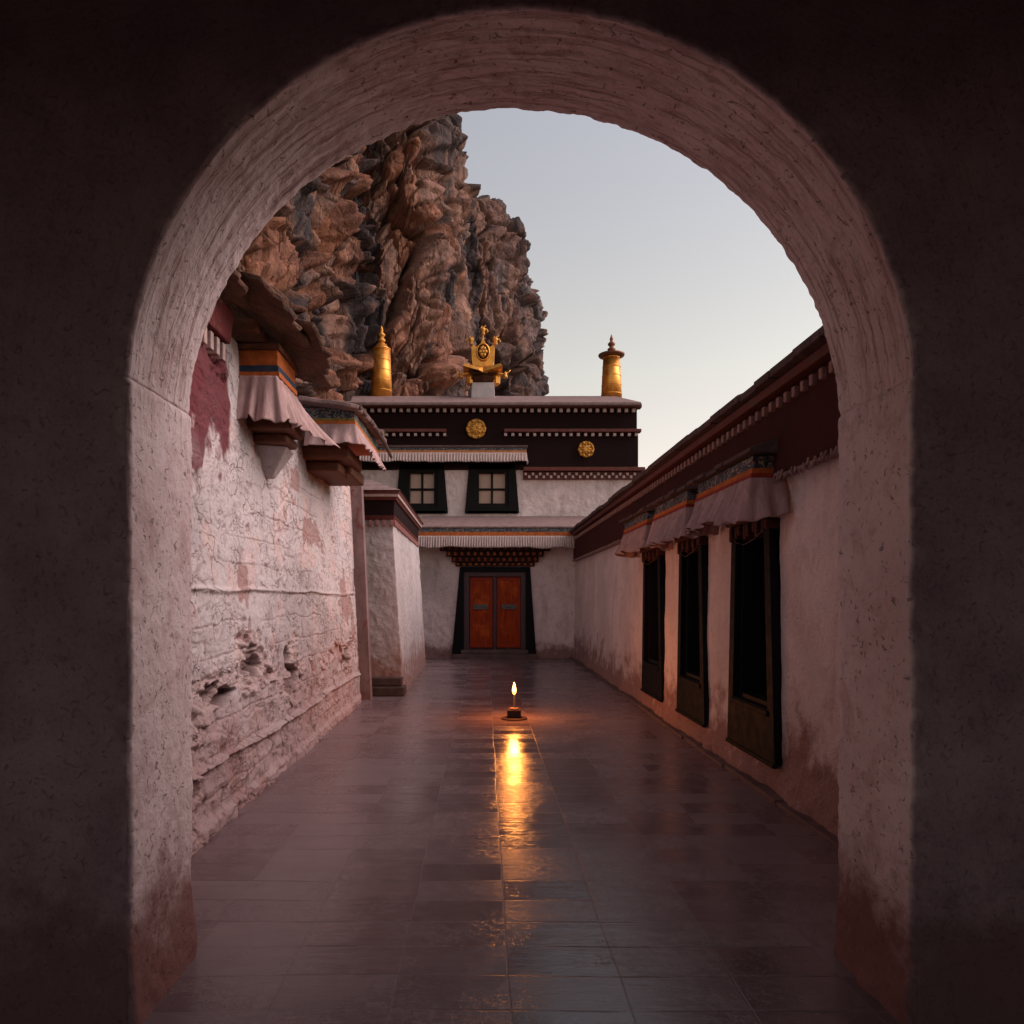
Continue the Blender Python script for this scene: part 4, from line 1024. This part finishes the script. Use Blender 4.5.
def fnB(U, Z):
    G = np.zeros((len(U), len(Z), 3)); cx, cy = -7., 37.
    for j, z in enumerate(Z):
        ax = np.interp(z, [-1, 6, 11, 13.5, 16.5, 18.8, 19.9, 20.6, 21.4, 22.5, 25, 27], [10.0, 9.5, 9.05, 8.8, 8.45, 8.2, 7.7, 6.4, 5.1, 4.2, 2.2, .05])
        by = np.interp(z, [-1, 19, 22, 25, 27], [7.0, 6.2, 5, 3, .05])
        a = np.interp(U, [0, .75, 1], [-2.6, .5, 2*math.pi-2.6]); c = np.cos(a); s_ = np.sin(a)
        G[:, j, 0] = cx+ax*np.sign(c)*np.abs(c)**.75; G[:, j, 1] = cy+by*np.sign(s_)*np.abs(s_)**.75; G[:, j, 2] = z
    return G
rock('cliff', fnB, (-1, 27), 620, 420, .75, 47, pal2, None, lambda V: sst(-.2, .4, fbm(V*.25, 2, 8)))

# ------------------------------------------------------------------ sky and sun
SUN_EL, SUN_AZ = math.radians(40), math.radians(90)       # azimuth from +Y (view direction) towards +X
W = bpy.data.worlds.new('World'); S.world = W; W.use_nodes = True; nt = W.node_tree
bg = nt.nodes['Background']; sk = nt.nodes.new('ShaderNodeTexSky'); sk.sky_type = 'NISHITA'; sk.sun_disc = False
sk.sun_elevation = SUN_EL; sk.sun_rotation = SUN_AZ; sk.altitude = 3600; sk.air_density = 1.0; sk.dust_density = 2.0; sk.ozone_density = 1.0
hs = nt.nodes.new('ShaderNodeHueSaturation'); hs.inputs['Saturation'].default_value = .45
mx = nt.nodes.new('ShaderNodeMix'); mx.data_type = 'RGBA'; mx.blend_type = 'MULTIPLY'; mx.inputs[0].default_value = 1; mx.inputs[7].default_value = (1.14, .96, .95, 1)
tc = nt.nodes.new('ShaderNodeTexCoord'); sx = nt.nodes.new('ShaderNodeSeparateXYZ'); rp = nt.nodes.new('ShaderNodeValToRGB')
nt.links.new(tc.outputs['Generated'], sx.inputs[0]); nt.links.new(sx.outputs[2], rp.inputs[0]); nt.links.new(rp.outputs[0], mx.inputs[7])
rp.color_ramp.elements[0].position = .0; rp.color_ramp.elements[0].color = (.82, .62, .44, 1)
rp.color_ramp.elements[1].position = .60; rp.color_ramp.elements[1].color = (.94, .85, .76, 1)
q = rp.color_ramp.elements.new(.30); q.color = (.93, .80, .60, 1); q = rp.color_ramp.elements.new(.15); q.color = (.84, .66, .50, 1)
nt.links.new(sk.outputs[0], hs.inputs['Color']); nt.links.new(hs.outputs[0], mx.inputs[6]); nt.links.new(mx.outputs[2], bg.inputs[0])
bg.inputs[1].default_value = .088
sl = bpy.data.lights.new('sun', 'SUN'); sl.energy = 1.1; sl.angle = math.radians(50); sl.color = (1, .78, .73)
so = bpy.data.objects.new('sun', sl); COL.objects.link(so)
dirv = Vector((math.sin(SUN_AZ)*math.cos(SUN_EL), math.cos(SUN_AZ)*math.cos(SUN_EL), math.sin(SUN_EL)))
so.rotation_euler = dirv.to_track_quat('Z', 'Y').to_euler()

# ------------------------------------------------------------------ camera
cam = bpy.data.cameras.new('camera'); co = bpy.data.objects.new('camera', cam); COL.objects.link(co)
co.location = (0, 0, 1.6); co.rotation_euler = (math.radians(90), 0, 0)
cam.sensor_width = 36; cam.lens = F*36/1024; cam.shift_x = 27/1024; cam.shift_y = 86/1024; cam.clip_end = 2000; cam.clip_start = .05
S.camera = co
S.render.resolution_x = S.render.resolution_y = 1024
S.view_settings.view_transform = 'Standard'; S.view_settings.look = 'None'; S.view_settings.exposure = 1.8; S.view_settings.gamma = 1
S.cycles.use_denoising = True
S.cycles.max_bounces = 8; S.cycles.diffuse_bounces = 5
